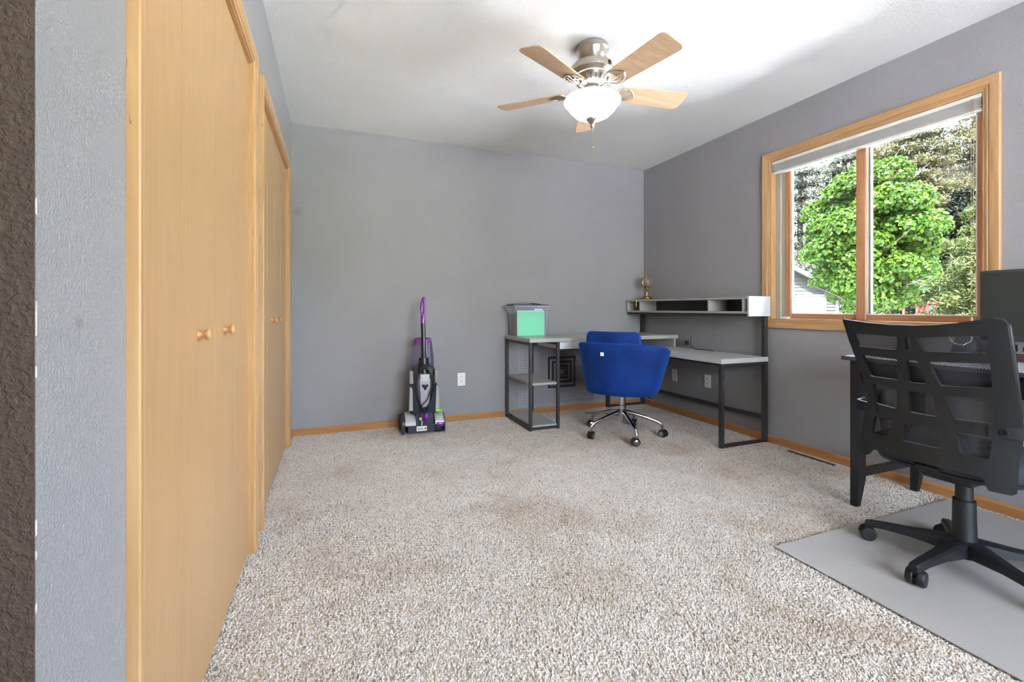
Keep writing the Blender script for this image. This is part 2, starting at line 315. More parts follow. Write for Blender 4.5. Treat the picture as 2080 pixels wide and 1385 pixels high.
# closets
def closet(name, y0, y1, knobs, splits):
    e = sempty(name, (XL, (y0 + y1) / 2, 0)); cw = .051
    def side(yi, yo, nm):
        b = B(); z1 = CZ + cw; s_ = 1 if yo > yi else -1
        zi = CZ
        prof = [(yi, 0), (yi, .008), (yi + s_ * .010, .009), (yi + s_ * .013, .006), (yi + s_ * .017, .011), (yo - s_ * .012, .019), (yo - s_ * .002, .019), (yo, .016), (yo, 0)]
        V = [(XL + d, y, 0) for y, d in prof]
        V += [(XL + d, y, CZ + abs(y - yi)) for y, d in prof]
        n = len(prof); b.mesh(V, [tuple(range(n)), tuple(range(n, 2 * n))] + [(i, (i + 1) % n, n + (i + 1) % n, n + i) for i in range(n)])
        b.build('casing', M['oak_z'], e, smooth=30)
    side(y0 + .003, y0 - cw, 0); side(y1 - .003, y1 + cw, 0)
    b = B(); prof = [(0, 0), (0, .008), (.010, .009), (.013, .006), (.017, .011), (cw - .012, .019), (cw - .002, .019), (cw, .016), (cw, 0)]
    V = [(XL + d, y0 + .003 - w_, CZ + w_) for w_, d in prof] + [(XL + d, y1 - .003 + w_, CZ + w_) for w_, d in prof]
    n = len(prof); b.mesh(V, [tuple(range(n)), tuple(range(n, 2 * n))] + [(i, (i + 1) % n, n + (i + 1) % n, n + i) for i in range(n)])
    b.build('head_casing', M['oak_y'], e, smooth=30)
    for ya, yb in ((y0, y0 + .006), (y1 - .006, y1)):
        b = B(); b.box(XL - .10, XL + .001, ya, yb, 0, CZ); b.build('jamb', M['oak_z'], e)
    b = B(); b.box(XL - .10, XL + .001, y0 + .006, y1 - .006, CZ - .008, CZ); b.build('head_jamb', M['oak_y'], e)
    ed = [y0 + .007] + splits + [y1 - .007]
    for i in range(4):
        b = B(); b.box(XL - .046, XL - .011, ed[i] + .0014, ed[i + 1] - .0014, .008, CZ - .012, 0)
        pn = b.build('bifold_panel', M['door'], e)
        for k in knobs:
            if ed[i] < k < ed[i + 1]:
                b = B(); Mx = Matrix.Translation((XL - .011, k, .928)) @ Matrix.Rotation(PI / 2, 4, 'Y')
                b.lathe([(.012, 0), (.0105, .003), (.0085, .008), (.0085, .012), (.013, .018), (.0165, .022), (.0165, .026), (.013, .029), (.006, .0305)], mat=Mx, n=28)
                b.build('knob', M['knob'], pn, smooth=50)
closet('door_1', C1[0], C1[1], (1.365, 1.655), [1.227, 1.535, 1.812])
closet('door_2', C2[0], C2[1], (2.80, 3.02), [2.64, 2.915, 3.23])
# window_1
win = sempty('window_1', (XR, (WY0 + WY1) / 2, WZ0))
CW = .055
def wcase(poly_in, poly_out, nm, mat):
    # mitred casing with an eased, stepped profile between inner edge (2 pts) and outer edge (2 pts)
    b = B(); prof = [(0, 0), (0, .008), (.14, .010), (.2, .007), (.28, .012), (.75, .018), (.95, .018), (1, .014), (1, 0)]
    V = []
    for k in (0, 1):
        for f, d in prof:
            y = poly_in[k][0] + (poly_out[k][0] - poly_in[k][0]) * f; z = poly_in[k][1] + (poly_out[k][1] - poly_in[k][1]) * f; V.append((XR - d, y, z))
    n = len(prof); b.mesh(V, [tuple(range(n)), tuple(range(n, 2 * n))] + [(i, (i + 1) % n, n + (i + 1) % n, n + i) for i in range(n)])
    b.build(nm, mat, win, smooth=30)
a, b_, c_, d_ = (WY0, WZ0), (WY1, WZ0), (WY1, WZ1), (WY0, WZ1); A, B2, C2_, D = (WY0 - CW, WZ0 - CW), (WY1 + CW, WZ0 - CW), (WY1 + CW, WZ1 + CW), (WY0 - CW, WZ1 + CW)
wcase((b_, c_), (B2, C2_), 'side_casing', M['oak_z']); wcase((d_, a), (D, A), 'side_casing', M['oak_z'])
wcase((c_, d_), (C2_, D), 'head_casing', M['oak_y']); wcase((a, b_), (A, B2), 'sill_casing', M['oak_y'])
for y0, y1 in ((WY0, WY0 + .012), (WY1 - .012, WY1)):
    b = B(); b.box(XR - .004, XR + .15, y0, y1, WZ0, WZ1); b.build('jamb', M['oak_z'], win)
b = B(); b.box(XR - .004, XR + .15, WY0 + .012, WY1 - .012, WZ0, WZ0 + .012); b.build('sill_board', M['oak_y'], win)
b = B(); b.box(XR - .004, XR + .15, WY0 + .012, WY1 - .012, WZ1 - .012, WZ1); b.build('head_jamb', M['oak_y'], win)
for y0, y1 in ((WY1 - .082, WY1 - .012), (WY0 + .012, WY0 + .02)):
    b = B(); b.box(XR + .066 if y1 > 2 else XR + .045, XR + .13, y0, y1, WZ0 + .012, WZ1 - .012, .003); b.box(XR + .045, XR + .062, y0 + (.03 if y1 > 2 else -.008), y1, WZ0 + .012, WZ1 - .012, .002); b.build('vinyl_track', M['track'], win)
b = B(); b.box(XR + .045, XR + .065, 2.30, 2.37, WZ0 + .012, WZ0 + .028, .003); b.build('latch', M['white'], win)
def sash(x0, x1, y0, y1, z0, z1, sl_, sr, br, tr_, nm='sash'):
    s_ = None
    b = B(); b.box(x0, x1, y0, y0 + sr, z0, z1, .004); b.box(x0, x1, y1 - sl_, y1, z0, z1, .004)
    s_ = b.build(nm, M['sash'], win)
    b = B(); b.box(x0 + .001, x1 - .001, y0 + sr, y1 - sl_, z0, z0 + br, .003); b.build('bottom_rail', M['sash_y'], s_)
    b = B(); b.box(x0 + .001, x1 - .001, y0 + sr, y1 - sl_, z1 - tr_, z1, .003); b.build('top_rail', M['sash_y'], s_)
    gy0, gy1, gz0, gz1 = y0 + sr, y1 - sl_, z0 + br, z1 - tr_
    b = B(); q = .007
    for (ya, yb, za, zb) in ((gy0, gy0 + q, gz0, gz1), (gy1 - q, gy1, gz0, gz1), (gy0, gy1, gz0, gz0 + q), (gy0, gy1, gz1 - q, gz1)): b.box(x0 + .006, x1 - .006, ya, yb, za, zb)
    b.build('glazing_bead', M['rail'], s_)
    b = B(); xm = (x0 + x1) / 2; b.box(xm - .002, xm + .002, gy0 + .003, gy1 - .003, gz0 + .003, gz1 - .003); b.build('glass_pane', M['glass'], s_)
    return s_
sash(XR + .062, XR + .092, 1.79, 2.335, WZ0 + .013, WZ1 - .014, .042, .045, .036, .045)
sash(XR + .040, XR + .066, 1.237, 1.842, WZ0 + .013, WZ1 - .014, .058, .030, .036, .045)
b = B(); b.box(XR + .050, XR + .078, 1.772, 1.783, WZ0 + .05, WZ1 - .06, .003); b.box(XR + .050, XR + .074, 1.762, 1.770, WZ0 + .05, WZ1 - .06, .002); b.build('weather_strip', M['track'], win)
b = B()
for i in range(230):
    y = 1.27 + i * .0045
    b.box(XR + .135, XR + .138, y, y + .002, WZ0 + .035, WZ0 + .052 + .003 * math.sin(i * 1.7) + .004 * math.sin(i * .31))
b.build('screen_pile', M['white'], win)['kind'] = 'stuff'
# fill_window_side, out of frame, added to let more daylight in
w2 = sempty('fill_window_side', (XR, (VY0 + VY1) / 2, VZ0)); b = B()
for y0, y1, z0, z1 in ((VY0 - .06, VY0, VZ0 - .06, VZ1 + .06), (VY1, VY1 + .06, VZ0 - .06, VZ1 + .06), (VY0, VY1, VZ0 - .06, VZ0), (VY0, VY1, VZ1, VZ1 + .06)): b.box(XR - .018, XR, y0, y1, z0, z1, .003)
b.build('casing', M['oak_z'], w2)
b = B(); b.box(XR + .06, XR + .09, VY0, VY0 + .05, VZ0, VZ1); b.box(XR + .06, XR + .09, VY1 - .05, VY1, VZ0, VZ1); b.box(XR + .06, XR + .09, -.62, -.57, VZ0, VZ1); b.box(XR + .061, XR + .089, VY0, VY1, VZ0, VZ0 + .05); b.box(XR + .061, XR + .089, VY0, VY1, VZ1 - .05, VZ1); b.build('sash', M['sash'], w2)
b = B(); b.box(XR + .073, XR + .077, VY0 + .05, VY1 - .05, VZ0 + .05, VZ1 - .05); b.build('glass_pane', M['glass'], w2)
w3 = sempty('fill_window_rear', ((UX0 + UX1) / 2, YN, UZ0)); b = B()  # unseen rear glazing, added to brighten the room
for x0, x1, z0, z1 in ((UX0 - .06, UX0, UZ0 - .06, UZ1 + .06), (UX1, UX1 + .06, UZ0 - .06, UZ1 + .06), (UX0, UX1, UZ0 - .06, UZ0), (UX0, UX1, UZ1, UZ1 + .06)): b.box(x0, x1, YN, YN + .018, z0, z1, .003)
b.build('casing', M['oak_z'], w3)
b = B()
for x in (UX0, 1.40, UX1 - .05): b.box(x, x + .05, YN - .07, YN - .04, UZ0, UZ1)
b.box(UX0, UX1, YN - .069, YN - .041, UZ0, UZ0 + .05); b.box(UX0, UX1, YN - .069, YN - .041, UZ1 - .05, UZ1); b.build('sash', M['sash'], w3)
b = B(); b.box(UX0 + .05, UX1 - .05, YN - .057, YN - .053, UZ0 + .05, UZ1 - .05); b.build('glass_pane', M['glass'], w3)
# carpet pile (stuff)
b = B()
x0, x1, y0, y1 = XL - .03, XR - .004, -.1, YB - .004
vx0, vx1, vy0, vy1 = 2.94, 2.978, 1.90, 2.225
xs = [x0, vx0, vx1, x1]; ys = [y0, vy0, vy1, y1]
for i in range(3):
    for j in range(3):
        if i == 1 and j == 1: continue
        b.mesh([(xs[i], ys[j], -.006), (xs[i + 1], ys[j], -.006), (xs[i + 1], ys[j + 1], -.006), (xs[i], ys[j + 1], -.006)], [(0, 1, 2, 3)])
pile = b.build('carpet_pile', M['yarn'], floor); pile['kind'] = 'stuff'
ng = bpy.data.node_groups.new('carpet_tufts', 'GeometryNodeTree'); ng.interface.new_socket('Geometry', in_out='INPUT', socket_type='NodeSocketGeometry'); ng.interface.new_socket('Geometry', in_out='OUTPUT', socket_type='NodeSocketGeometry')
N = ng.nodes.new; L = ng.links.new
gi, go = N('NodeGroupInput'), N('NodeGroupOutput'); dp = N('GeometryNodeDistributePointsOnFaces'); dp.inputs['Density'].default_value = 32000
ico = N('GeometryNodeMeshIcoSphere'); ico.inputs['Radius'].default_value = 1; ico.inputs['Subdivisions'].default_value = 1
ip = N('GeometryNodeInstanceOnPoints'); sm = N('GeometryNodeSetMaterial'); sm.inputs['Material'].default_value = M['yarn']
rr = N('FunctionNodeRandomValue'); rr.data_type = 'FLOAT_VECTOR'; rr.inputs[0].default_value = (-.75, -.75, 0); rr.inputs[1].default_value = (.75, .75, 6.28)
rs_ = N('FunctionNodeRandomValue'); rs_.data_type = 'FLOAT_VECTOR'; rs_.inputs[0].default_value = (.0018, .0030, .0045); rs_.inputs[1].default_value = (.0030, .0048, .0080)
ps = N('GeometryNodeInputPosition'); nz = N('ShaderNodeTexNoise'); nz.inputs['Scale'].default_value = 3.2; L(ps.outputs[0], nz.inputs['Vector'])
vs_ = N('ShaderNodeVectorMath'); vs_.operation = 'SUBTRACT'; L(nz.outputs['Color'], vs_.inputs[0]); vs_.inputs[1].default_value = (.5, .5, .5)
vm = N('ShaderNodeVectorMath'); vm.operation = 'MULTIPLY'; L(vs_.outputs[0], vm.inputs[0]); vm.inputs[1].default_value = (3.5, 3.5, 0)
va = N('ShaderNodeVectorMath'); va.operation = 'ADD'; L(rr.outputs[0], va.inputs[0]); L(vm.outputs[0], va.inputs[1])
L(gi.outputs[0], dp.inputs[0]); L(dp.outputs['Points'], ip.inputs['Points']); L(ico.outputs[0], sm.inputs[0]); L(sm.outputs[0], ip.inputs['Instance'])
L(va.outputs[0], ip.inputs['Rotation']); L(rs_.outputs[0], ip.inputs['Scale']); L(ip.outputs[0], go.inputs[0])
md = pile.modifiers.new('tufts', 'NODES'); md.node_group = ng
# floor vent
v_ = thing('floor_vent', 'narrow dark floor register sunk in the carpet below the window', 'vent', (2.959, 2.06, 0))
b = B(); b.box(vx0, vx1, vy0, vy1, -.0058, -.004); b.build('duct_plate', M['dark'], v_)
for i in range(9):
    b = B(); y = vy0 + .02 + i * .035; b.box(vx0 + .004, vx1 - .004, y, y + .010, -.004, -.0025); b.build('slat', M['decal'], v_)
# ---------------------------------------------------------------- outlets
def outlet(x, y, z, face, label):
    e = thing('wall_outlet', label, 'outlet', (x, y, z), 0 if face == 'b' else -PI / 2, 'white wall outlets')
    b = B(); b.box(-.035, .035, -.006, 0, -.057, .057, .003, 2); b.build('cover_plate', M['white'], e, local=True)
    for s_ in (-1, 1):
        b = B(); b.prism([(.0165 * math.cos(a_) if abs(math.cos(a_)) < .9 else .015 * math.copysign(1, math.cos(a_)), .0135 * math.sin(a_)) for a_ in [2 * PI * i / 20 for i in range(20)]], .006, .008, Matrix.Translation((0, 0, s_ * .02)) @ Matrix.Rotation(PI / 2, 4, 'X'))
        r_ = b.build('receptacle', M['white'], e, local=True)
        b = B(); zz = s_ * .02
        b.box(-.008, -.0055, -.0088, -.0078, zz - .001, zz + .008); b.box(.0055, .008, -.0088, -.0078, zz - .001, zz + .007); b.box(-.002, .002, -.0088, -.0078, zz - .009, zz - .005)
        o = b.build('slots', M['dark'], r_, local=True, origin=(0, 0, 0)); o.location = tuple(-c for c in r_.location)
outlet(1.048, YB, .364, 'b', 'white outlet on the back wall between vacuum and desk')
outlet(XR, 3.417, .358, 'r', 'white outlet under the desk, just right of the blue chair')
outlet(XR, 3.01, .361, 'r', 'white outlet under the desk, beside its front right leg')
# ---------------------------------------------------------------- ceiling fan
FX, FY = 1.324, 2.148
fan = thing('ceiling_fan', 'five-blade ceiling fan with light wood blades, nickel body and lit frosted bowl', 'ceiling fan', (FX, FY, ZC))
b = B(); b.lathe([(.085, ZC), (.090, ZC - .006), (.090, ZC - .026), (.082, ZC - .034), (.080, ZC - .045), (.066, ZC - .074), (.048, ZC - .088)], FX, FY, 48); b.build('canopy', M['nickel'], fan, smooth=35)
b = B(); b.lathe([(.05, 2.358), (.075, 2.352), (.104, 2.338), (.118, 2.322), (.121, 2.305), (.119, 2.290), (.108, 2.280), (.104, 2.272), (.097, 2.268)], FX, FY, 48); hs = b.build('motor_housing', M['nickel'], fan, smooth=35)
b = B(); Mx = Matrix.Translation((FX + .121 * math.cos(-1.25), FY + .121 * math.sin(-1.25), 2.306)) @ Matrix.Rotation(-1.25, 4, 'Z') @ Matrix.Rotation(PI / 2, 4, 'Y')
b.lathe([(.013, -.004), (.013, .002), (.010, .0025), (.009, .001), (.003, .001), (.002, .003)], mat=Mx, n=24); b.build('emblem', M['frame'], hs, smooth=35)
b = B(); b.lathe([(.098, 2.270), (.086, 2.245), (.068, 2.222), (.052, 2.212), (.046, 2.198)], FX, FY, 48); ln = b.build('louvre_ring', M['nickel'], fan, smooth=35)
for i in range(20):
    a_ = 2 * PI * i / 20; b = B()
    Mx = Matrix.Translation((FX + .0855 * math.cos(a_), FY + .0855 * math.sin(a_), 2.243)) @ Matrix.Rotation(a_, 4, 'Z') @ Matrix.Rotation(.62, 4, 'Y')
    b.box(-.0015, .0015, -.0035, .0035, -.013, .013, .001, 1, Mx); b.build('louvre_slot', M['frame'], ln)
b = B(); b.lathe([(.046, 2.2), (.075, 2.192), (.078, 2.178), (.06, 2.17), (.05, 2.15)], FX, FY, 40); b.build('light_kit', M['nickel'], fan, smooth=35)
# bowl: open top, thin shell
prof = [(.122, 2.154), (.150, 2.148), (.1565, 2.138), (.1545, 2.127), (.143, 2.118), (.136, 2.106), (.130, 2.096), (.120, 2.085), (.100, 2.064), (.070, 2.048), (.03, 2.040), (.004, 2.038)]
b = B(); b.lathe(prof, FX, FY, 56, caps=False); b.build('glass_bowl', M['glow'], fan, smooth=50)
b = B(); b.lathe([(.031, 2.045), (.030, 2.036), (.020, 2.024), (.010, 2.012), (.008, 2.006), (.011, 2.001), (.009, 1.995), (.004, 1.991), (.006, 1.986), (.002, 1.981)], FX, FY, 28); b.build('finial', M['nickel'], fan, smooth=40)
b = B()
for i in range(34):
    z = 1.979 - i * .0026; b.sphere((FX + .004, FY - .002, z), .0011, n=6)
b.sphere((FX + .004, FY - .002, 1.887), .0045, 1, 1, 1.5, 12); b.build('pull_chain', M['brass'], fan, smooth=60)
RB = .558
for ang in (-9, -81, -153, 135, 63):
    a_ = math.radians(ang); e = Matrix.Translation((FX, FY, 2.196)) @ Matrix.Rotation(a_, 4, 'Z') @ Matrix.Rotation(math.radians(-13), 4, 'X')
    pl = [(.165, -.056), (RB - .03, -.072)] + [(RB - .03 + .03 * math.sin(t_), -.042 - .03 * math.cos(t_)) for t_ in (.4, .8, 1.2, 1.57)] + [(RB - .0 + .0, .042)] + [(RB - .03 + .03 * math.cos(t_), .042 + .03 * math.sin(t_)) for t_ in (.4, .8, 1.2, 1.57)] + [(.165, .056), (.158, .04), (.158, -.04)]
    b = B(); b.prism(pl, -.003, .003, e, .0012); bl = b.build('blade', M['blade'], fan)
    # filigree blade iron
    b = B()
    def P3(x, y, z=-.006): return e @ Vector((x, y, z))
    arm = [P3(.07, 0, -.004), P3(.10, 0, -.010), P3(.125, 0, -.009)]
    b.tube(arm, .007, 8, sq=None)
    for s_ in (-1, 1):
        b.tube([P3(.12, 0), P3(.135, s_ * .022), P3(.155, s_ * .042), P3(.185, s_ * .050), P3(.215, s_ * .040), P3(.235, s_ * .018), P3(.248, 0)], .0042, 8)
        b.tube([P3(.125, 0), P3(.15, s_ * .012), P3(.18, s_ * .022), P3(.208, s_ * .022)], .0032, 6)
    b.tube([P3(.12, 0), P3(.25, 0)], .0035, 6); b.tube([P3(.185, -.048), P3(.19, 0), P3(.185, .048)], .003, 6)
    b.build('blade_iron', M['nickel'], fan, smooth=50)
for k in range(3):
    fl = bpy.data.lights.new('fan_bulb', 'POINT'); fl.energy = .7; fl.shadow_soft_size = .02; fl.color = (1, .98, .95); a_ = .5 + k * 2 * PI / 3
    fo = bpy.data.objects.new('fan_bulb', fl); col.objects.link(fo); fo.parent = fan; fo.location = (.098 * math.cos(a_), .098 * math.sin(a_), 2.146 - ZC)
# ceiling dome added behind the camera as fill light (out of frame)
dl = thing('fill_dome', 'round flush dome by the doorway, added as unseen fill light', 'ceiling light', (1.1, -.75, ZC))
b = B(); b.lathe([(.17, ZC), (.17, ZC - .02), (.155, ZC - .022)], 1.1, -.75, 40); b.build('rim', M['nickel'], dl, smooth=35)
b = B(); b.lathe([(.155, ZC - .02), (.15, ZC - .05), (.11, ZC - .08), (.05, ZC - .095), (.003, ZC - .097)], 1.1, -.75, 40, caps=False); b.build('glass_dome', emis('fill_dome_glow', (1, .95, .88, 1), 9), dl, smooth=60)
# ---------------------------------------------------------------- window shade
sh = thing('window_shade', 'raised grey pleated window shade with cream rails under the window head', 'shade', (XR + .02, (WY0 + WY1) / 2, 1.985))
ya, yb = WY0 + .014, WY1 - .014
b = B(); b.box(XR + .0, XR + .036, ya, yb, 2.058, 2.079, .003); b.build('headrail', M['rail'], sh)
b = B()
for i in range(9): b.box(XR + .003, XR + .033, ya + .004, yb - .004, 2.001 + i * .0063, 2.0068 + i * .0063, .0025)
b.build('pleated_fabric', M['shade'], sh)
b = B(); b.box(XR + .0, XR + .036, ya, yb, 1.984, 2.000, .004, 2); b.build('bottom_rail', M['rail'], sh)
b = B(); b.tube([(XR - .002, 1.272, 2.06), (XR + .0, 1.272, 1.98), (XR + .0, 1.273, .95)], .0012, 6); b.tube([(XR - .002, 1.262, 2.06), (XR + .001, 1.262, 1.98), (XR + .001, 1.268, .95)], .0012, 6)
b.build('lift_cord', M['kraft'], sh)
b = B(); b.lathe([(.002, 0), (.005, -.012), (.006, -.03), (.003, -.034)], XR, 1.27, 12, cz=.952); b.build('cord_tassel', M['rail'], sh, smooth=50)
# ---------------------------------------------------------------- grey L-shaped desk
dk = thing('corner_desk', 'grey wood L-shaped corner desk with dark metal frame, side shelves and raised hutch', 'desk', (2.2, 3.5, 0))
def part(name, mat, *boxes, bev=.0015, parent=None, smooth=False):
    b = B()
    for q in boxes: b.box(*q, bev)
    return b.build(name, M[mat], parent or dk, smooth)
LX0, LY0, LY1 = 1.462, 3.315, 3.865
part('upper_top', 'desk_topx', (LX0, 2.965, LY0, LY1, .716, .748))
part('lower_top', 'top_lit', (2.535, 2.995, 2.405, LY1, .600, .634), )
part('riser', 'desk_top', (2.935, 2.955, LY0 + .02, LY1 - .01, .634, .716))
part('tower_shelf', 'desk_topx', (LX0 + .026, 1.708, LY0 + .005, LY1 - .01, .368, .386))
part('tower_shelf', 'desk_topx', (LX0 + .026, 1.708, LY0 + .005, LY1 - .01, .028, .044))
q = .024
for x in (LX0, 1.710 - 0):
    for y in (LY0 + .002, LY1 - q): part('leg', 'frame', (x, x + q, y, y + q, 0, .716))
    part('top_rail', 'frame', (x + .002, x + q - .002, LY0 + q, LY1 - q, .692, .714))
    part('foot_rail', 'frame', (x + .002, x + q - .002, LY0 + q, LY1 - q, .004, .027))
part('front_rail', 'frame', (LX0 + q, 1.710, LY0 + .004, LY0 + q, .006, .026)); part('front_rail', 'frame', (LX0 + q, 1.710, LY1 - q, LY1 - .002, .69, .714))
part('drawer', 'white_lam', (1.736, 2.30, LY0 + .004, LY1 - .1, .655, .714))
# right wing frames
XF, XW = 2.545, 2.985
for y in (2.412, LY1 - .03):
    part('leg', 'frame', (XF, XF + .028, y, y + .028, 0, .600)); part('leg', 'frame', (XW - .018, XW + .012, y - .002, y + .03, 0, .945))
    part('foot_rail', 'frame', (XF + .028, XW - .018, y + .002, y + .026, .002, .024)); part('top_rail', 'frame', (XF + .028, XW - .018, y + .002, y + .026, .576, .600))
part('back_rail', 'frame', (XW - .014, XW + .008, 2.444, LY1 - .032, .165, .195)); part('side_rail', 'frame', (XF + .006, XF + .024, 2.44, LY1 - .03, .582, .600))
# hutch
hx0, hx1, hy0, hy1 = 2.795, 3.008, 2.398, 3.87
part('hutch_top', 'desk_top', (hx0, hx1, hy0 + .016, hy1, 1.062, 1.080)); part('hutch_shelf', 'desk_top', (hx0, hx1, hy0 + .016, hy1, .955, .972))
part('hutch_back', 'frame', (hx1 - .008, hx1 - .001, hy0 + .02, hy1 - .004, .972, 1.062))
part('hutch_rail', 'frame', (hx0 + .012, hx0 + .034, hy0 + .02, hy1 - .01, .936, .955)); part('hutch_rail', 'frame', (XW - .015, XW + .01, hy0 + .02, hy1 - .01, .936, .955))
part('hutch_end', 'desk_top', (hx0, hx1, hy1 - .016, hy1, .972, 1.062)); e1 = part('hutch_end', 'white_lam', (hx0 - .002, hx1 + .002, hy0, hy0 + .016, .936, 1.083)); e1['label'] = 'pale whitewashed end panel'
for y in (hy1 - .215, 2.78, 2.45): part('hutch_divider', 'desk_top', (hx0 + .004, hx1 - .01, y, y + .016, .972, 1.062))
b = B(); b.tube([(2.90, 3.60, .0), (2.90, 3.60, .0), (2.95, 3.3, .636)], .002, 6) if 0 else b.tube([(2.975, 3.16, .75), (2.96, 3.155, .70), (2.955, 3.14, .66), (2.95, 3.10, .6405), (2.93, 3.04, .6375), (2.965, 2.98, .6375), (2.97, 2.9, .6375)], .003, 8)
b.box(2.965, 2.99, 3.20, 3.235, .66, .70, .003); cb = tag(b.build('desk_cable', M['cord'], smooth=50), 'small black plug and cable at the rear of the lower desk top', 'cable')
# black cable on floor behind the blue chair
b = B(); b.tube([(2.42, 3.70, .006), (2.50, 3.74, .007), (2.60, 3.66, .006), (2.62, 3.52, .006), (2.52, 3.46, .006), (2.40, 3.52, .006), (2.36, 3.62, .006), (2.2, 3.7, .006)], .0035, 8); tag(b.build('floor_cable', M['cord'], smooth=50), 'black cable looped on the carpet behind the blue chair', 'cable')
# printed sheet behind the desk
ps_ = thing('wall_hanging', 'thin grey printed sheet with concentric dark squares on the wall under the desk', 'wall hanging', (2.06, YB - .006, .07))
b = B(); b.box(1.60, 2.535, YB - .006, YB - .004, .075, .70); b.build('sheet', M['sheet'], ps_)
cx, cz = 2.05, .379
for r in (.150, .108, .066, .036):
    b = B(); w_ = .021 if r > .04 else .012; y0, y1 = YB - .0072, YB - .0061
    b.box(cx - r, cx + r, y0, y1, cz + r - w_, cz + r); b.box(cx - r, cx + r, y0, y1, cz - r, cz - r + w_); b.box(cx - r, cx - r + w_, y0, y1, cz - r + w_, cz + r - w_); b.box(cx + r - w_, cx + r, y0, y1, cz - r + w_, cz + r - w_)
    b.build('printed_square', M['decal'], ps_)
b = B()
for i in range(22): b.box(1.618, 1.624, YB - .0072, YB - .0061, .10 + i * .027, .106 + i * .027)
for i in range(22): b.box(1.652, 1.658, YB - .0072, YB - .0061, .10 + i * .027, .106 + i * .027)
for i in range(30): b.box(1.72 + i * .027, 1.726 + i * .027, YB - .0072, YB - .0061, .095, .101); b.box(1.72 + i * .027, 1.726 + i * .027, YB - .0072, YB - .0061, .13, .134)
b.build('dot_border', M['decal'], ps_)['kind'] = 'stuff'
# brass lamp
BX, BY, BZ = 2.915, 3.70, 1.080
bl = thing('brass_lamp', 'small brass table lamp with round caged glass globe on the hutch', 'lamp', (BX, BY, BZ))
b = B(); b.lathe([(.068, 0), (.070, .008), (.066, .014), (.050, .018), (.052, .024), (.046, .030), (.018, .036), (.010, .042)], BX, BY, 40, BZ); b.build('base', M['brass'], bl, smooth=35)
b = B(); b.lathe([(.009, .040), (.0065, .06), (.0065, .085), (.013, .10), (.015, .108), (.009, .116), (.02, .126), (.036, .132), (.04, .136)], BX, BY, 28, BZ); b.build('stem', M['brass'], bl, smooth=40)
b = B(); b.lathe([(.034, .136), (.046, .150), (.051, .170), (.046, .195), (.032, .218), (.02, .226)], BX, BY, 32, BZ, caps=False); b.build('glass_globe', clear('globe_glass', (.85, .8, .76, 1), .3, .12, (200, 185, 175)), bl, smooth=60)
b = B()
for i in range(8):
    a_ = 2 * PI * i / 8; b.tube([(BX + r * math.cos(a_), BY + r * math.sin(a_), BZ + z) for r, z in ((.038, .134), (.049, .150), (.054, .170), (.048, .196), (.034, .219), (.018, .229))], .0022, 6)
b.build('cage', M['brass'], bl, smooth=50)
b = B(); b.lathe([(.024, .224), (.022, .230), (.008, .234), (.0035, .242), (.005, .250), (.001, .262)], BX, BY, 24, BZ); b.build('finial', M['brass'], bl, smooth=40)
b = B(); b.tube([(hx0 - .004, 3.70, 1.082), (hx0 - .008, 3.70, 1.065), (hx0 - .008, 3.702, 1.03), (hx0 - .008, 3.698, 1.01)], .0035, 8); b.sphere((hx0 - .008, 3.697, 1.012), .007, .6, 1, 1.8, 10)
tag(b.build('brass_tag', M['brass'], smooth=60), 'small brass tassel hanging over the hutch edge beside the lamp', 'ornament')
# storage bin with folders
bn = thing('file_bin', 'clear plastic file bin on the left end of the grey desk', 'bin', (1.62, 3.74, .748))
def rect_ring(x0, x1, y0, y1, z): return [(x0, y0, z), (x1, y0, z), (x1, y1, z), (x0, y1, z)]
b = B(); rings = [rect_ring(1.492, 1.770, 3.655, 3.825, .7485), rect_ring(1.486, 1.774, 3.648, 3.83, .85), rect_ring(1.478, 1.778, 3.642, 3.832, .95), rect_ring(1.448, 1.788, 3.618, 3.842, 1.004), rect_ring(1.44, 1.792, 3.61, 3.848, 1.016)]
V = [p_ for r in rings for p_ in r]; Fc = [(3, 2, 1, 0)]
for i in range(4):
    for k in range(4): Fc.append((i * 4 + k, i * 4 + (k + 1) % 4, i * 4 + 4 + (k + 1) % 4, i * 4 + 4 + k))
b.mesh(V, Fc); b.build('bin_body', M['binp'], bn)
b = B(); x0, x1, y0, y1 = 1.434, 1.796, 3.604, 3.852
for q_ in ((x0, x1, y0, y0 + .008), (x0, x1, y1 - .008, y1), (x0, x0 + .008, y0, y1), (x1 - .008, x1, y0, y1)): b.box(*q_, 1.010, 1.019, .002)
b.build('rim', M['binp'], bn)
def sheet_obj(name, x0, x1, y, z0, z1, mat, label, cat, tilt=0, tab=None, th=.003, group='folders in the clear bin'):
    b = B(); b.box(x0, x1, y, y + th, z0, z1)
    if tab: b.box(tab[0], tab[1], y, y + th, z1, z1 + .016, .001)
    if tilt: bmesh.ops.transform(b.bm, matrix=Matrix.Translation((0, y, z0)) @ Matrix.Rotation(tilt, 4, 'X') @ Matrix.Translation((0, -y, -z0)), verts=b.bm.verts)
    return tag(b.build(name, M[mat]), label, cat, group)
sheet_obj('file_folder', 1.505, 1.757, 3.662, .751, .965, 'mint', 'mint green folder at the front of the clear bin', 'folder')
sheet_obj('file_folder', 1.497, 1.762, 3.668, .751, .975, 'paper', 'white folder with raised tab just behind the mint green one', 'folder', tab=(1.665, 1.745))
sheet_obj('file_folder', 1.50, 1.755, 3.70, .751, .955, 'kraft', 'brown kraft folder leaning in the clear bin, nearest the white folder', 'folder', -.12)
sheet_obj('file_folder', 1.50, 1.755, 3.735, .751, .945, 'kraft', 'brown kraft folder at the rear of the clear bin', 'folder', -.16)
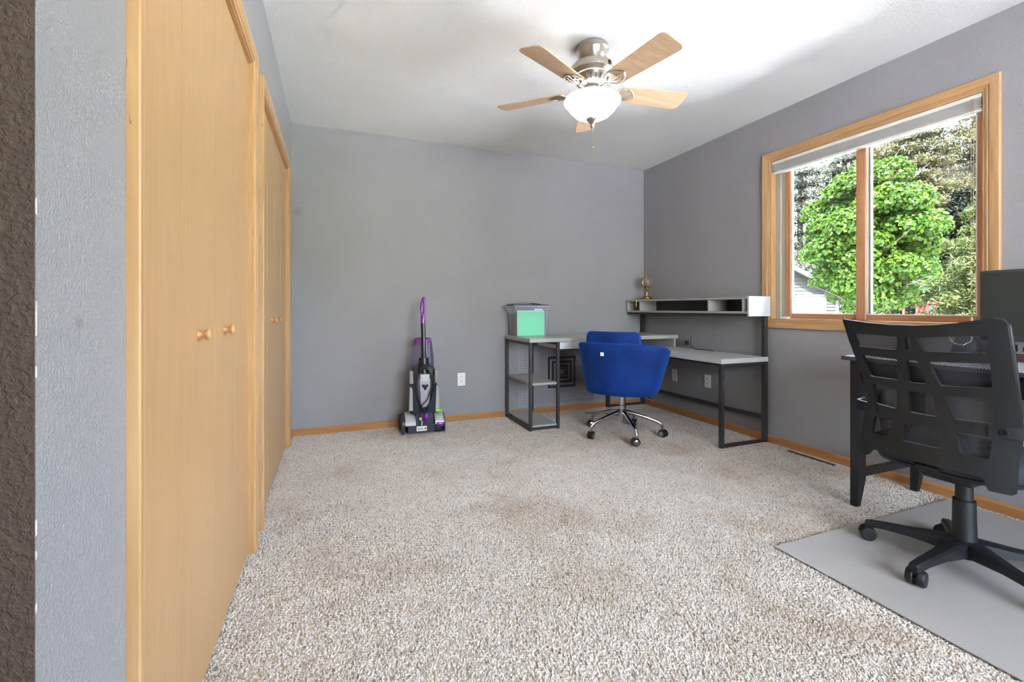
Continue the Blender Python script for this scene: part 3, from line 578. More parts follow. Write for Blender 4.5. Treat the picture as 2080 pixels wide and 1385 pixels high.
# notebooks across the bin
b = B(); b.box(1.45, 1.72, 3.64, 3.82, 1.0205, 1.027, .001); n1 = thing('notebook', 'dark spiral notebook lying across the top of the bin', 'notebook', (1.6, 3.73, 1.02)); b.build('cover', M['charcoal'], n1)
b = B()
for i in range(24): b.tube([(1.50 + i * .0115 + .004 * math.cos(a_), 3.632, 1.0245 + .005 * math.sin(a_)) for a_ in [2 * PI * k / 8 for k in range(8)]], .001, 5, closed=True)
for i in range(10): b.tube([(1.735 + i * .006, 3.64 + .004 * math.cos(a_), 1.0245 + .005 * math.sin(a_)) for a_ in [2 * PI * k / 8 for k in range(8)]], .001, 5, closed=True)
b.build('spiral_binding', M['charcoal'], n1)
def bent(name, mat, x0, x1, y0, y1, z, amp, th, label, cat):
    b = B(); n = 12; V = []
    for i in range(n + 1):
        f = i / n; x = x0 + (x1 - x0) * f; zz = z + amp * math.sin(PI * f) ** .8
        for yy, zo in ((y0, 0), (y1, 0), (y1, th), (y0, th)): V.append((x, yy, zz + zo))
    Fc = [(0, 1, 2, 3), (n * 4 + 3, n * 4 + 2, n * 4 + 1, n * 4)]
    for i in range(n):
        for k in range(4): Fc.append((i * 4 + k, i * 4 + (k + 1) % 4, i * 4 + 4 + (k + 1) % 4, i * 4 + 4 + k))
    b.mesh(V, Fc); return tag(b.build(name, M[mat]), label, cat)
bent('magazine', 'taupe', 1.455, 1.745, 3.625, 3.80, 1.0275, .014, .004, 'bowed taupe magazine lying on the spiral notebook', 'magazine')
bent('brochure', 'kraft', 1.50, 1.70, 3.63, 3.79, 1.0325, .0145, .003, 'pinkish brown brochure, topmost of the pile on the bin', 'brochure')
# ---------------------------------------------------------------- castered bases
def caster(b, c, ang, r=.026, w_=.05):
    pass
# blue velvet chair (local: faces +Y)
HX, HY = 2.11, 2.975
rzb = math.radians(-54)
bc = thing('desk_chair', 'blue velvet tub chair on chrome five-star base with casters', 'chair', (HX, HY, 0), rzb)
def loc(b, name, mat, parent=bc, smooth=False, label=None):
    o = b.build(name, mat, parent, smooth, local=(parent.parent is None)) if parent.parent is None else None
    if label: o['label'] = label
    return o
# shell: U plan; u in [-1,1] along the U from left arm front round the back to right arm front
def U(t_, w_, bk, fr):
    # t_ in [-1,1]; superellipse back, straight arms
    a_ = t_ * 1.0; s_ = abs(t_); sg = 1 if t_ > 0 else -1
    if s_ < .62:
        th = s_ / .62 * PI / 2; return sg * w_ * math.sin(th) ** .85, -bk * math.cos(th) ** .85
    f = (s_ - .62) / .38; return sg * (w_ - .02 * f * f), fr * f
b = B(); NU, NV = 56, 10; outer = []; inner = []
for i in range(NU + 1):
    t_ = -1 + 2 * i / NU; s_ = abs(t_); top = .725 - .075 * max(0, (s_ - .25) / .75) ** 1.3; bot = .345 + .05 * max(0, (s_ - .5) / .5) ** 1.5
    co_, ci = [], []
    for j in range(NV + 1):
        f = j / NV; z = bot + (top - bot) * f; k = .80 + .20 * f ** .8
        x, y = U(t_, .335 * k, .315 * k, .235 - .05 * (1 - f)); co_.append((x, y, z))
        zi = max(z, .42) if f < 1 else z; x, y = U(t_, (.335 * k - .052), (.315 * k - .055), .228 - .05 * (1 - f)); ci.append((x, y, zi if f < 1 else top))
    outer.append(co_); inner.append(ci)
V = []; idx = {}
for i in range(NU + 1):
    loop = outer[i] + [tuple((outer[i][-1][k] * .75 + inner[i][-1][k] * .25) + (.012 if k == 2 else 0) for k in range(3)), tuple((outer[i][-1][k] * .25 + inner[i][-1][k] * .75) + (.012 if k == 2 else 0) for k in range(3))] + inner[i][::-1]
    V += loop; nl = len(loop)
Fc = []
for i in range(NU):
    for k in range(nl): Fc.append((i * nl + k, i * nl + (k + 1) % nl, (i + 1) * nl + (k + 1) % nl, (i + 1) * nl + k))
Fc += [tuple(range(nl)), tuple(NU * nl + k for k in range(nl))]
b.mesh(V, Fc); shell = b.build('tub_shell', M['velvet'], bc, smooth=60, local=True)
# bottom pan
def superE(w_, l0, l1, n=40, p_=2.6):
    o = []
    for i in range(n):
        a_ = 2 * PI * i / n; c, s_ = math.cos(a_), math.sin(a_); r = (abs(c) ** p_ + abs(s_) ** p_) ** (-1 / p_); o.append((w_ * r * c, (l1 if s_ > 0 else l0) * r * s_))
    return o
def stack(b, rings):
    n = len(rings[0]); V = [p_ for r in rings for p_ in r]; Fc = [tuple(range(n))[::-1], tuple((len(rings) - 1) * n + k for k in range(n))]
    for i in range(len(rings) - 1):
        for k in range(n): Fc.append((i * n + k, i * n + (k + 1) % n, (i + 1) * n + (k + 1) % n, (i + 1) * n + k))
    b.mesh(V, Fc)
b = B(); stack(b, [[(x, y, z) for x, y in superE(w_, l0, l1)] for w_, l0, l1, z in ((.20, .19, .22, .338), (.245, .235, .25, .342), (.272, .258, .262, .36), (.276, .262, .268, .40))]); b.build('seat_pan', M['velvet'], bc, smooth=60, local=True)
b = B(); stack(b, [[(x, y, z) for x, y in superE(w_, l0, l1)] for w_, l0, l1, z in ((.24, .20, .27, .405), (.262, .215, .30, .415), (.262, .215, .30, .455), (.25, .205, .29, .472), (.20, .16, .24, .478))]); b.build('seat_cushion', M['velvet'], bc, smooth=60, local=True)
# back pillow (headrest)
b = B(); rows = []
n = 28
for z, dw, th in ((.50, -.02, .02), (.52, 0, .055), (.70, .0, .06), (.775, -.002, .055), (.805, -.010, .045), (.818, -.022, .028), (.822, -.038, .01)):
    ring = []
    W = .205 + dw
    for i in range(n + 1):
        x = -W + 2 * W * i / n; y = -.262 + .10 * (x / .22) ** 2 * .55 + .02; ring.append((x, y - th / 2 - (z - .5) * .06, z))
    for i in range(n + 1)[::-1] if False else range(n, -1, -1):
        x = -W + 2 * W * i / n; y = -.262 + .10 * (x / .22) ** 2 * .55 + .02; ring.append((x, y + th / 2 - (z - .5) * .06, z))
    rows.append(ring)
stack(b, rows); b.build('back_cushion', M['velvet'], bc, smooth=60, local=True)
b = B(); b.box(-.013, .013, -.3225, -.3195, -.013, .013); bmesh.ops.transform(b.bm, matrix=Matrix.Translation((-.045, 0, .658)), verts=b.bm.verts); o = b.build('care_tag', M['paper'], bc, local=True); o['label'] = 'small white tag on the back'
b = B(); b.tube([(.12, -.02, .335), (.21, -.055, .326), (.262, -.075, .312)], .0055, 10); b.build('lever', M['chrome'], bc, True, local=True)
b = B(); b.lathe([(.018, .345), (.018, .30), (.025, .298), (.025, .235), (.028, .232), (.028, .20), (.034, .198), (.034, .155), (.022, .15), (.022, .10), (.016, .095)], n=28); b.build('gas_lift', M['chrome'], bc, 40, local=True)
RBc = .30
for k, ang in enumerate((183, 254, 325, 37, 110)):
    a_ = math.radians(ang) - rzb; dx, dy = math.cos(a_), math.sin(a_)
    b = B(); b.tube([(dx * r, dy * r, z) for r, z in ((.02, .185), (.08, .172), (.18, .145), (.262, .118), (.288, .104), (.298, .085), (.30, .062), (.30, .05))], .011, 12, rs=[.014, .014, .013, .0115, .011, .0105, .0095, .009])
    lg = b.build('base_leg', M['chrome'], bc, 60, local=True)
    def kid(b, name, mat, sm=40):
        o = b.build(name, mat, lg, sm, local=True); o.location = Vector(o.location) - Vector(lg.location); return o
    ca = a_ + (.5 + k * .9); wx, wy = -math.sin(ca), math.cos(ca); px, py = dx * .30, dy * .30
    for s_ in (-1, 1):
        b = B(); Mx = Matrix.Translation((px + wx * s_ * .012 - math.cos(ca) * .008, py + wy * s_ * .012 - math.sin(ca) * .008, .0275)) @ Matrix.Rotation(ca, 4, 'Z') @ Matrix.Rotation(-s_ * PI / 2, 4, 'X')
        b.lathe([(.0265, -.008), (.0275, -.006), (.0275, .007), (.025, .010)], mat=Mx, n=28); kid(b, 'wheel', M['black'])
        b = B(); b.lathe([(.0205, .0095), (.0205, .0115), (.016, .0135), (.003, .0145)], mat=Mx, n=24); kid(b, 'hub_cap', M['chrome'])
    b = B(); arc = [math.radians(d) for d in range(-10, 191, 25)]
    V = []
    for q_ in arc:
        for rr_ in (.0285, .033):
            for s_ in (-1, 1):
                lx, lz = rr_ * math.cos(q_) - .008, rr_ * math.sin(q_); V.append((px + math.cos(ca) * lx + wx * s_ * .019, py + math.sin(ca) * lx + wy * s_ * .019, .0275 + lz))
    Fc = []
    for i in range(len(arc) - 1):
        A_ = i * 4; Bq = A_ + 4; Fc += [(A_, A_ + 1, Bq + 1, Bq), (A_ + 2, Bq + 2, Bq + 3, A_ + 3), (A_, Bq, Bq + 2, A_ + 2), (A_ + 1, A_ + 3, Bq + 3, Bq + 1)]
    b.mesh(V, Fc + [(0, 2, 3, 1), tuple(len(V) - 4 + q_ for q_ in (0, 1, 3, 2))]); kid(b, 'caster_hood', M['black'])
# ---------------------------------------------------------------- carpet cleaner (faces the camera side)
VX, VY = .665, 3.66
vc = thing('carpet_cleaner', 'upright carpet cleaner in dark slate, silver and purple against the back wall', 'carpet cleaner', (VX, VY, 0), math.radians(-3))
def VP(b, name, mat, sm=False, parent=None, label=None):
    o = b.build(name, M[mat], vc, sm, local=True)
    if parent: o.parent = parent; o.location = Vector(o.location) - Vector(parent.location)
    if label: o['label'] = label
    return o
# base foot
b = B(); b.prism([(-.125, -.105), (.125, -.105), (.13, -.05), (.12, .14), (-.12, .14), (-.13, -.05)], .012, .075, None, .008)
b.prism([(-.07, -.105), (.07, -.105), (.075, .12), (-.075, .12)], .06, .165, None, .012); ft = VP(b, 'foot', 'vac')
for s_, m_ in ((-1, 'vacgrey'), (1, 'vacgrey')):
    b = B(); x0, x1 = (-.148, -.068) if s_ < 0 else (.083, .150); n = 10; V = []
    for x in (x0, x1):
        for i in range(n + 1):
            a_ = PI * .5 * i / n; V.append((x, -.115 + .10 * (1 - math.cos(a_)), .075 + .085 * math.sin(a_)))
        V.append((x, .02, .16)); V.append((x, .02, .075))
    m2_ = n + 3; b.mesh(V, [tuple(range(m2_)), tuple(range(m2_, 2 * m2_))] + [(i, (i + 1) % m2_, m2_ + (i + 1) % m2_, m2_ + i) for i in range(m2_)]); VP(b, 'brush_cover', m_, 40)
b = B(); b.box(.085, .140, -.102, -.02, .165, .19, .008, 2); VP(b, 'foot_pedal', 'green', 40, label='lime green pedal')
b = B(); b.box(.095, .148, -.128, -.10, .058, .088, .006, 2, Matrix.Rotation(.0, 4, 'Z')); VP(b, 'nozzle_latch', 'purple', 40)
b = B(); b.box(.083, .14, -.112, -.06, .012, .075, .005, 2); VP(b, 'side_housing', 'dark', 40)
for x0, x1 in ((-.172, -.148), (.148, .168)):
    b = B(); Mx = Matrix.Translation((x0, -.03, .075)) @ Matrix.Rotation(PI / 2, 4, 'Y'); b.lathe([(.066, 0), (.074, .004), (.074, x1 - x0 - .004), (.066, x1 - x0)], mat=Mx, n=36)
    b.box(x0 + .002, x1 - .002, -.105, -.03, .004, .09, .008); VP(b, 'side_guard', 'vac', 40)
    b = B(); Mx = Matrix.Translation((x0 - .006 if x0 < 0 else x0 + .002, .105, .062)) @ Matrix.Rotation(PI / 2, 4, 'Y'); b.lathe([(.052, 0), (.060, .004), (.060, .024), (.052, .028)], mat=Mx, n=32); VP(b, 'rear_wheel', 'black', 40)
b = B(); b.box(-.062, .018, -.108, -.1055, .028, .066, .001); lb = VP(b, 'label', 'paper', label='white sticker with faint print')
b = B()
for i, (a0, a1) in enumerate(((-.054, -.012), (-.054, -.002), (-.054, -.02))): b.box(a0, a1, -.1095, -.108, .052 - i * .007, .0545 - i * .007)
b.box(.002, .012, -.1095, -.108, .040, .054); VP(b, 'sticker_print', 'charcoal', parent=lb)
b = B(); b.lathe([(.008, .10), (.017, .112), (.020, .135), (.018, .158), (.010, .168)], 0, 0, 24, mat=Matrix.Translation((.012, -.112, 0))); VP(b, 'drain_cap', 'purple', 50)
# upright body, leaning slightly back
b = B(); stack(b, [[(x * w_, yo + y * d_, z) for x, y in superE(1, 1, 1, 28, 3.2)] for w_, d_, yo, z in ((.105, .06, -.03, .155), (.112, .075, -.025, .20), (.115, .08, -.02, .30), (.108, .078, -.012, .42), (.095, .07, 0, .505), (.06, .05, .0, .545))]); bd = VP(b, 'body', 'vac', 50)
b = B(); b.prism([(-.032, 0), (.032, 0), (.042, .21), (.036, .225), (-.036, .225), (-.042, .21)], 0, .02, Matrix.Translation((.005, -.093, .215)) @ Matrix.Rotation(PI / 2 - .06, 4, 'X'), .004); VP(b, 'front_panel', 'lilac', 40)
b = B(); b.prism([(-.036, 0), (.036, 0), (.03, -.055), (-.03, -.055)], 0, .012, Matrix.Translation((.005, -.088, .47)) @ Matrix.Rotation(PI / 2 - .06, 4, 'X'), .003); VP(b, 'badge_plate', 'vacgrey', 40)
b = B()
for dx, dz, r in ((0, 0, .016), (-.014, .008, .011), (.014, .008, .011), (0, -.017, .009)): b.sphere((.005 + dx, -.110, .375 + dz), r, 1, .35, 1, 12)
VP(b, 'tool_clip', 'dark', 60)
for s_ in (-1, 1):
    b = B(); b.prism([(0, 0), (.030, 0), (.026, .17), (.006, .19)], -.016, .016, Matrix.Translation((s_ * .118 - (.03 if s_ > 0 else 0), -.085, .19)) @ Matrix.Rotation(PI / 2, 4, 'X'), .005); VP(b, 'side_trim', 'vacgrey', 40)
    b = B(); b.prism([(0, 0), (.028, 0), (.024, .10), (.0, .10)], -.02, .02, Matrix.Translation((s_ * .112 - (.028 if s_ > 0 else 0), -.072, .40)) @ Matrix.Rotation(PI / 2, 4, 'X'), .005); VP(b, 'shoulder_panel', 'taupe', 40)
b = B(); b.box(.092, .115, -.055, -.02, .415, .452, .006, 2); VP(b, 'tank_latch', 'purple', 40)
# tank
b = B(); stack(b, [[(x * w_, .02 + y * d_, z) for x, y in superE(1, 1, 1, 32, 3)] for w_, d_, z in ((.092, .07, .50), (.088, .07, .60), (.076, .062, .70), (.070, .058, .735))]); VP(b, 'clean_tank', 'tank', 50)
b = B(); stack(b, [[(x * w_, .02 + y * d_, z) for x, y in superE(1, 1, 1, 32, 3)] for w_, d_, z in ((.066, .055, .70), (.070, .058, .735), (.066, .055, .75), (.05, .045, .757))]); VP(b, 'tank_cap', 'purple', 50)
b = B(); b.tube([(.002, -.05, .48), (.002, -.05, .60)], .04, 20, rs=[.046, .038]); b.tube([(.002, -.05, .58), (.0, -.035, .80), (-.002, -.025, .875)], .0195, 16); VP(b, 'handle_pole', 'blackgloss', 50)
b = B(); b.tube([(-.002, -.025, .87), (-.001, -.023, .93), (.002, -.02, .94)], .018, 14)
b.tube([(.004, -.022, .93), (.010, -.01, .98), (.014, .0, 1.03), (.012, .005, 1.075), (.004, .0, 1.082)], .011, 12, rs=[.012, .010, .011, .012, .009])
b.tube([(.004, -.002, 1.08), (-.012, -.02, 1.04), (-.020, -.034, .99), (-.014, -.036, .955), (-.002, -.03, .93)], .009, 12); VP(b, 'handle_grip', 'purple', 50)
# wrapped cord
b = B()
for j in range(5):
    o_ = j * .006; pts = []
    for i in range(28):
        a_ = 2 * PI * i / 28; x = (.062 + o_ * .4) * math.sin(a_); z = .36 + (.19 - o_ * 1.4) * math.cos(a_); x *= (1.0 - .35 * math.sin(a_ / 2) ** 4 * (z < .36)); pts.append((x + .0, -.118 - o_ * .6 + .02 * (z > .45), z))
    b.tube(pts, .0042, 6, closed=True)
b.tube([(.05, -.135, .37), (.02, -.14, .28), (-.02, -.14, .24), (-.035, -.135, .18), (-.03, -.125, .11)], .004, 6); VP(b, 'power_cord', 'cord', 50)
b = B(); b.box(-.046, -.024, -.135, -.11, .118, .142, .003); b.box(-.030, -.018, -.132, -.118, .075, .112, .002); VP(b, 'plug', 'vacgrey', 40)
# ---------------------------------------------------------------- chair mat
b = B(); NX_, NY_ = 50, 44; V = []
def ss(q_): q_ = min(1, max(0, q_)); return q_ * q_ * (3 - 2 * q_)
for lay in (0, 1):
    for j in range(NY_ + 1):
        for i in range(NX_ + 1):
            x = 1.701 + (2.96 - 1.701) * i / NX_; y = 1.336 - 1.386 * j / NY_
            z = .0035 if lay == 0 else .0062 + .0125 * ss((x - 1.701) / .34) * (1 - ss((x - 2.0) / .1)) * 0 + .0012 * ss((x - 1.701) / .05) + .0008 * math.sin(x * 21) * math.sin(y * 17 + 1)
            V.append((x, y, z))
n1_ = (NX_ + 1) * (NY_ + 1); Fc = []
for j in range(NY_):
    for i in range(NX_):
        q_ = j * (NX_ + 1) + i; Fc += [(q_, q_ + 1, q_ + NX_ + 2, q_ + NX_ + 1), (n1_ + q_, n1_ + q_ + NX_ + 1, n1_ + q_ + NX_ + 2, n1_ + q_ + 1)]
rim_ = [i for i in range(NX_ + 1)] + [j * (NX_ + 1) + NX_ for j in range(1, NY_ + 1)] + [NY_ * (NX_ + 1) + i for i in range(NX_ - 1, -1, -1)] + [j * (NX_ + 1) for j in range(NY_ - 1, 0, -1)]
Fc += [(rim_[k], rim_[(k + 1) % len(rim_)], n1_ + rim_[(k + 1) % len(rim_)], n1_ + rim_[k]) for k in range(len(rim_))]
b.mesh(V, Fc); tag(b.build('chair_mat', M['mat'], smooth=40), 'frosted clear plastic mat on the carpet under the black mesh chair', 'chair mat')
# ---------------------------------------------------------------- black desk
bd_ = thing('writing_desk', 'black wooden desk with tapered legs and glossy top under the window', 'desk', (2.7, .9, 0))
def dpart(name, mat, *boxes, bev=.002):
    b = B()
    for q_ in boxes: b.box(*q_, bev)
    return b.build(name, M[mat], bd_)
DX0, DX1, DY0, DY1 = 2.415, 3.0, .28, 1.525
dpart('table_top', 'tabletop', (DX0, DX1, DY0, DY1, .732, .752))
dpart('writing_surface', 'palegrey', (DX0 + .012, DX1 - .012, DY0 + .012, DY1 - .012, .7515, .7535), bev=.0005)
dpart('apron', 'blackgloss', (DX0 + .03, DX1 - .03, DY1 - .055, DY1 - .035, .64, .732)); dpart('apron', 'blackgloss', (DX0 + .03, DX1 - .03, DY0 + .035, DY0 + .055, .64, .732)); dpart('apron', 'blackgloss', (DX1 - .05, DX1 - .03, DY0 + .05, DY1 - .05, .64, .732))
dpart('drawer', 'blackgloss', (DX0 + .022, DX0 + .4, DY0 + .08, DY1 - .09, .645, .728))
for x in (DX0 + .018, DX1 - .065):
    for y in (DY0 + .03, DY1 - .08):
        b = B(); V = []
        for z, q_, s_ in ((0, .030, .0), (.05, .036, 0), (.14, .046, 0), (.732, .046, 0)):
            V += [(x, y + .046 - q_, z), (x + q_, y + .046 - q_, z), (x + q_, y + .046, z), (x, y + .046, z)]
        Fc = [(3, 2, 1, 0), (12, 13, 14, 15)]
        for i in range(3):
            for k in range(4): Fc.append((i * 4 + k, i * 4 + (k + 1) % 4, i * 4 + 4 + (k + 1) % 4, i * 4 + 4 + k))
        b.mesh(V, Fc); b.build('leg', M['blackgloss'], bd_)
dpart('stretcher', 'blackgloss', (DX0 + .064, DX1 - .065, DY1 - .070, DY1 - .045, .145, .185)); dpart('stretcher', 'blackgloss', (DX0 + .064, DX1 - .065, DY0 + .04, DY0 + .065, .145, .185))
# monitor
mo = thing('monitor', 'black desktop monitor with dark blank screen on the black desk', 'monitor', (2.80, .87, .752))
b = B(); b.box(2.762, 2.79, .585, 1.133, .850, 1.166, .004, 2); b.build('housing', M['bezel'], mo)
b = B(); b.box(2.7605, 2.7625, .597, 1.121, .874, 1.154); b.build('screen', M['screen'], mo)
b = B(); b.box(2.79, 2.81, .83, .91, .77, 1.0, .004); b.build('neck', M['bezel'], mo)
b = B(); b.lathe([(.10, .752), (.10, .760), (.09, .766), (.03, .77)], 2.80, .87, 32); b.build('stand_base', M['bezel'], mo, smooth=40)
# picture card leaning under the monitor
pc = thing('picture_frame', 'low grey picture with dark figures below the monitor', 'picture', (2.86, .93, .752))
b = B(); b.box(2.858, 2.866, .78, 1.07, .7525, .872, .001); b.build('panel', plain('grey_print', (150, 146, 150), .4), pc)
b = B()
for y, h_ in ((1.045, .03), (1.02, .022), (.99, .03), (.965, .024), (.94, .03)): b.box(2.8565, 2.858, y, y + .008, .80, .80 + h_)
b.box(2.8565, 2.858, .94, .97, .83, .872); b.build('figure_print', M['dark'], pc)
b = B(); b.box(2.850, 2.858, .78, 1.07, .7525, .790, .001); b.build('lower_strip', plain('maroon_strip', (88, 62, 66), .4), pc)
# jewellery stand seen through the mesh
js = thing('bead_stand', 'small dark stand with a string of pale beads, behind the mesh chair back', 'ornament', (2.75, 1.175, .752))
b = B(); stack(b, [[(2.75 + x * w_, 1.175 + y * w_, z) for x, y in superE(1, 1, 1, 20, 2.6)] for w_, z in ((.068, .7525), (.066, .765), (.052, .79), (.046, .83), (.03, .865), (.018, .875))]); b.build('stand', M['bezel'], js, smooth=60)
b = B()
for i in range(19):
    a_ = PI + PI * i / 18; b.sphere((2.75 - .048, 1.175 + .040 * math.cos(a_), .862 + .036 * math.sin(a_)), .0034, n=8)
b.build('bead_string', M['rail'], js, smooth=60)
# ---------------------------------------------------------------- black mesh chair (faces +X)
KX, KY = 2.20, .965
mc = thing('desk_chair', 'black mesh-back office chair on the plastic mat at the black desk', 'chair', (2.213, .952, 0))
def dep(Z): return .22 + .30 * max(0, Z - .62) ** 1.2 + .2 * max(0, .55 - Z)
def SB(s_, Z, off=0): return Vector((KX - (dep(Z) - .9 * s_ * s_) + off, KY - s_, Z))
outl = [(-.272, .95), (-.142, .938), (-.06, .934), (.014, .934), (.07, .938), (.122, .946), (.170, .957), (.205, .964), (.222, .960), (.229, .946), (.229, .871), (.229, .757), (.231, .653), (.232, .59), (.226, .506), (.228, .407), (.222, .401), (.176, .401), (.170, .408), (.166, .425), (.158, .437), (.14, .440), (.028, .441), (-.10, .441), (-.140, .440), (-.163, .437), (-.176, .425), (-.182, .412), (-.190, .407), (-.222, .407), (-.226, .42), (-.223, .551), (-.205, .62), (-.217, .722), (-.240, .80), (-.256, .86)]
def rc(q_, r=.006):
    o = []; n = len(q_)
    for i in range(n):
        p0, p1, p2 = Vector(q_[i - 1]), Vector(q_[i]), Vector(q_[(i + 1) % n]); a_ = (p0 - p1).normalized(); c = (p2 - p1).normalized()
        o += [tuple(p1 + a_ * r), tuple(p1 + (a_ + c) * r * .3), tuple(p1 + c * r)]
    return o
holes = [[(-.229, .894), (-.05, .891), (-.059, .841), (-.211, .841)], [(-.028, .890), (-.011, .890), (-.009, .843), (-.030, .842)], [(.007, .891), (.186, .908), (.182, .850), (.024, .843)],
 [(-.201, .808), (-.063, .805), (-.070, .726), (-.182, .724)], [(-.034, .806), (.000, .807), (.019, .725), (-.037, .723)], [(.030, .807), (.183, .817), (.181, .735), (.055, .725)],
 [(-.173, .694), (-.079, .695), (-.088, .612), (-.169, .616)], [(-.042, .690), (.030, .693), (.040, .611), (-.045, .610)], [(.062, .692), (.181, .701), (.177, .617), (.084, .612)],
 [(-.176, .563), (-.101, .565), (-.117, .497), (-.180, .496)], [(-.059, .565), (.047, .571), (.050, .502), (-.067, .500)], [(.086, .570), (.173, .574), (.169, .499), (.103, .500)]]
rings = [outl] + [rc(h_)[::-1] for h_ in holes]
tris = tessellate_polygon([[Vector((x, y, 0)) for x, y in r] for r in rings]); flat = [p_ for r in rings for p_ in r]
bm = bmesh.new(); vs = [bm.verts.new((x, y, 0)) for x, y in flat]
for t_ in tris:
    try: bm.faces.new([vs[i] for i in t_])
    except ValueError: pass
for k in range(-13, 13):
    bmesh.ops.bisect_plane(bm, geom=list(bm.verts) + list(bm.edges) + list(bm.faces), plane_co=(k * .02 + .003, 0, 0), plane_no=(1, 0, 0), dist=1e-5)
for k in range(14):
    bmesh.ops.bisect_plane(bm, geom=list(bm.verts) + list(bm.edges) + list(bm.faces), plane_co=(0, .42 + k * .04, 0), plane_no=(0, 1, 0), dist=1e-5)
bmesh.ops.remove_doubles(bm, verts=bm.verts, dist=1e-5)
bmesh.ops.recalc_face_normals(bm, faces=bm.faces)
if bm.faces[0].normal.z < 0: bmesh.ops.reverse_faces(bm, faces=bm.faces)
ext = bmesh.ops.extrude_face_region(bm, geom=list(bm.faces)); ev = [x for x in ext['geom'] if isinstance(x, bmesh.types.BMVert)]
for v in ev: v.co.z = .016
for v in bm.verts: v.co = SB(v.co.x, v.co.y, v.co.z)
b = B(); b.bm.free(); b.bm = bm
bf = b.build('back_frame', M['black'], mc, smooth=35)
bv = bf.modifiers.new('soft_edges', 'BEVEL'); bv.width = .0018; bv.segments = 2; bv.limit_method = 'ANGLE'; bv.angle_limit = math.radians(50)
# woven mesh behind frame
b = B(); V = []; nu, nv = 24, 26
for j in range(nv + 1):
    Z = .445 + (.93 - .445) * j / nv; wl = -.205 - (.03 if Z > .8 else 0); wr = .215
    if Z > .75: wl = -.215 - (Z - .75) * .15
    for i in range(nu + 1): s_ = wl + (wr - wl) * i / nu; V.append(tuple(SB(s_, Z, .026)))
b.mesh(V, [(j * (nu + 1) + i, j * (nu + 1) + i + 1, (j + 1) * (nu + 1) + i + 1, (j + 1) * (nu + 1) + i) for j in range(nv) for i in range(nu)]); b.build('mesh_fabric', M['mesh'], mc, smooth=60)
b = B(); b.tube([tuple(SB(s_, Z, .028)) for s_, Z in [(-.262, .94), (-.142, .930), (.014, .926), (.122, .938), (.205, .955), (.222, .94), (.222, .85), (.222, .65), (.215, .5), (.20, .445), (-.20, .445), (-.215, .5), (-.20, .62), (-.212, .722), (-.235, .80), (-.25, .86)]], .008, 8, closed=True); b.build('mesh_rim', M['black'], mc, smooth=60)
for s_ in (-1, 1):   # arm clips + arms
    b = B(); pts = []
    for i in range(9):
        f = i / 8; pts.append(f)
    sd = .232
    V = []
    for x_, s0 in ((0, .165), (1, .205), (2, .238), (3, .262), (4, .272), (5, .275)):
        P0 = SB(s_ * min(s0, .235), .592)
        xx = P0.x - .006 + (0, 0, .002, .02, .055, .11)[x_]; yy = KY - s_ * s0; hgt = .019
        V.append((xx, yy, .594, hgt))
    ring = []
    bb = B()
    rr2 = []
    for i, (xx, yy, zz, hh) in enumerate(V):
        nx, ny = ((-1, 0), (-1, 0), (-.85, -s_ * .5), (-.5, -s_ * .85), (-.1, -s_), (0, -s_))[i]
        rr2.append([(xx, yy, zz - hh), (xx, yy, zz + hh), (xx - nx * .012, yy - ny * .012, zz + hh), (xx - nx * .012, yy - ny * .012, zz - hh)])
    stack(bb, rr2); clip = bb.build('arm_bracket', M['black'], mc, smooth=30)
    bb = B(); Mx = Matrix.Translation((SB(.2, .592).x - .009, KY - s_ * .200, .594)) @ Matrix.Rotation(-PI / 2, 4, 'Y'); bb.lathe([(.010, -.004), (.010, .003), (.006, .0032), (.005, 0), (.001, 0)], mat=Mx, n=20); bb.build('bolt', M['dark'], clip, smooth=40)
    bb = B(); bb.tube([(2.09, KY - s_ * .272, .594), (2.16, KY - s_ * .276, .612), (2.20, KY - s_ * .278, .632)], .015, 10); bb.tube([(2.24, KY - s_ * .278, .635), (2.25, KY - s_ * .278, .52), (2.24, KY - s_ * .26, .43), (2.22, KY - s_ * .18, .405)], .014, 10, sq=None); bb.build('arm_support', M['black'], mc, smooth=50)
    bb = B(); stack(bb, [[(2.27 + y * l_, KY - s_ * .278 + x * w_, z) for x, y in superE(1, 1, 1, 24, 3)] for w_, l_, z in ((.032, .115, .640), (.040, .125, .646), (.040, .125, .658), (.030, .112, .668))]); bb.build('armrest_pad', M['black'], mc, smooth=50)
b = B(); stack(b, [[(2.235 + y * l_, KY + x * w_, z + .02 * (abs(y) > .8) * (y > 0) * -1) for x, y in superE(1, 1, 1, 44, 3.2)] for w_, l_, z in ((.20, .20, .408), (.232, .228, .414), (.245, .242, .430), (.245, .242, .465), (.232, .23, .482), (.18, .18, .488))]); b.build('seat_cushion', M['seat_fabric'], mc, smooth=60)
b = B(); stack(b, [[(2.235 + y * l_, KY + x * w_, z) for x, y in superE(1, 1, 1, 44, 3.2)] for w_, l_, z in ((.19, .19, .392), (.225, .222, .398), (.228, .226, .41))]); b.box(2.10, 2.32, .88, 1.04, .352, .395, .01); b.build('seat_pan', M['dark'], mc, smooth=50)
b = B(); b.tube([(1.995, .965, .43), (2.03, .965, .40), (2.12, .965, .375)], .02, 4, sq=(.035, .010)); b.build('back_support', M['black'], mc)
b = B(); b.lathe([(.025, .36), (.0255, .275), (.033, .273), (.034, .20), (.036, .13), (.038, .118)], 2.213, .952, 28); b.build('gas_lift', M['black'], mc, smooth=40)
b = B(); b.lathe([(.040, .125), (.046, .115), (.046, .085), (.035, .075), (.03, .058)], 2.213, .952, 32); b.build('base_hub', M['black'], mc, smooth=40)
bx, by = 2.213, .952
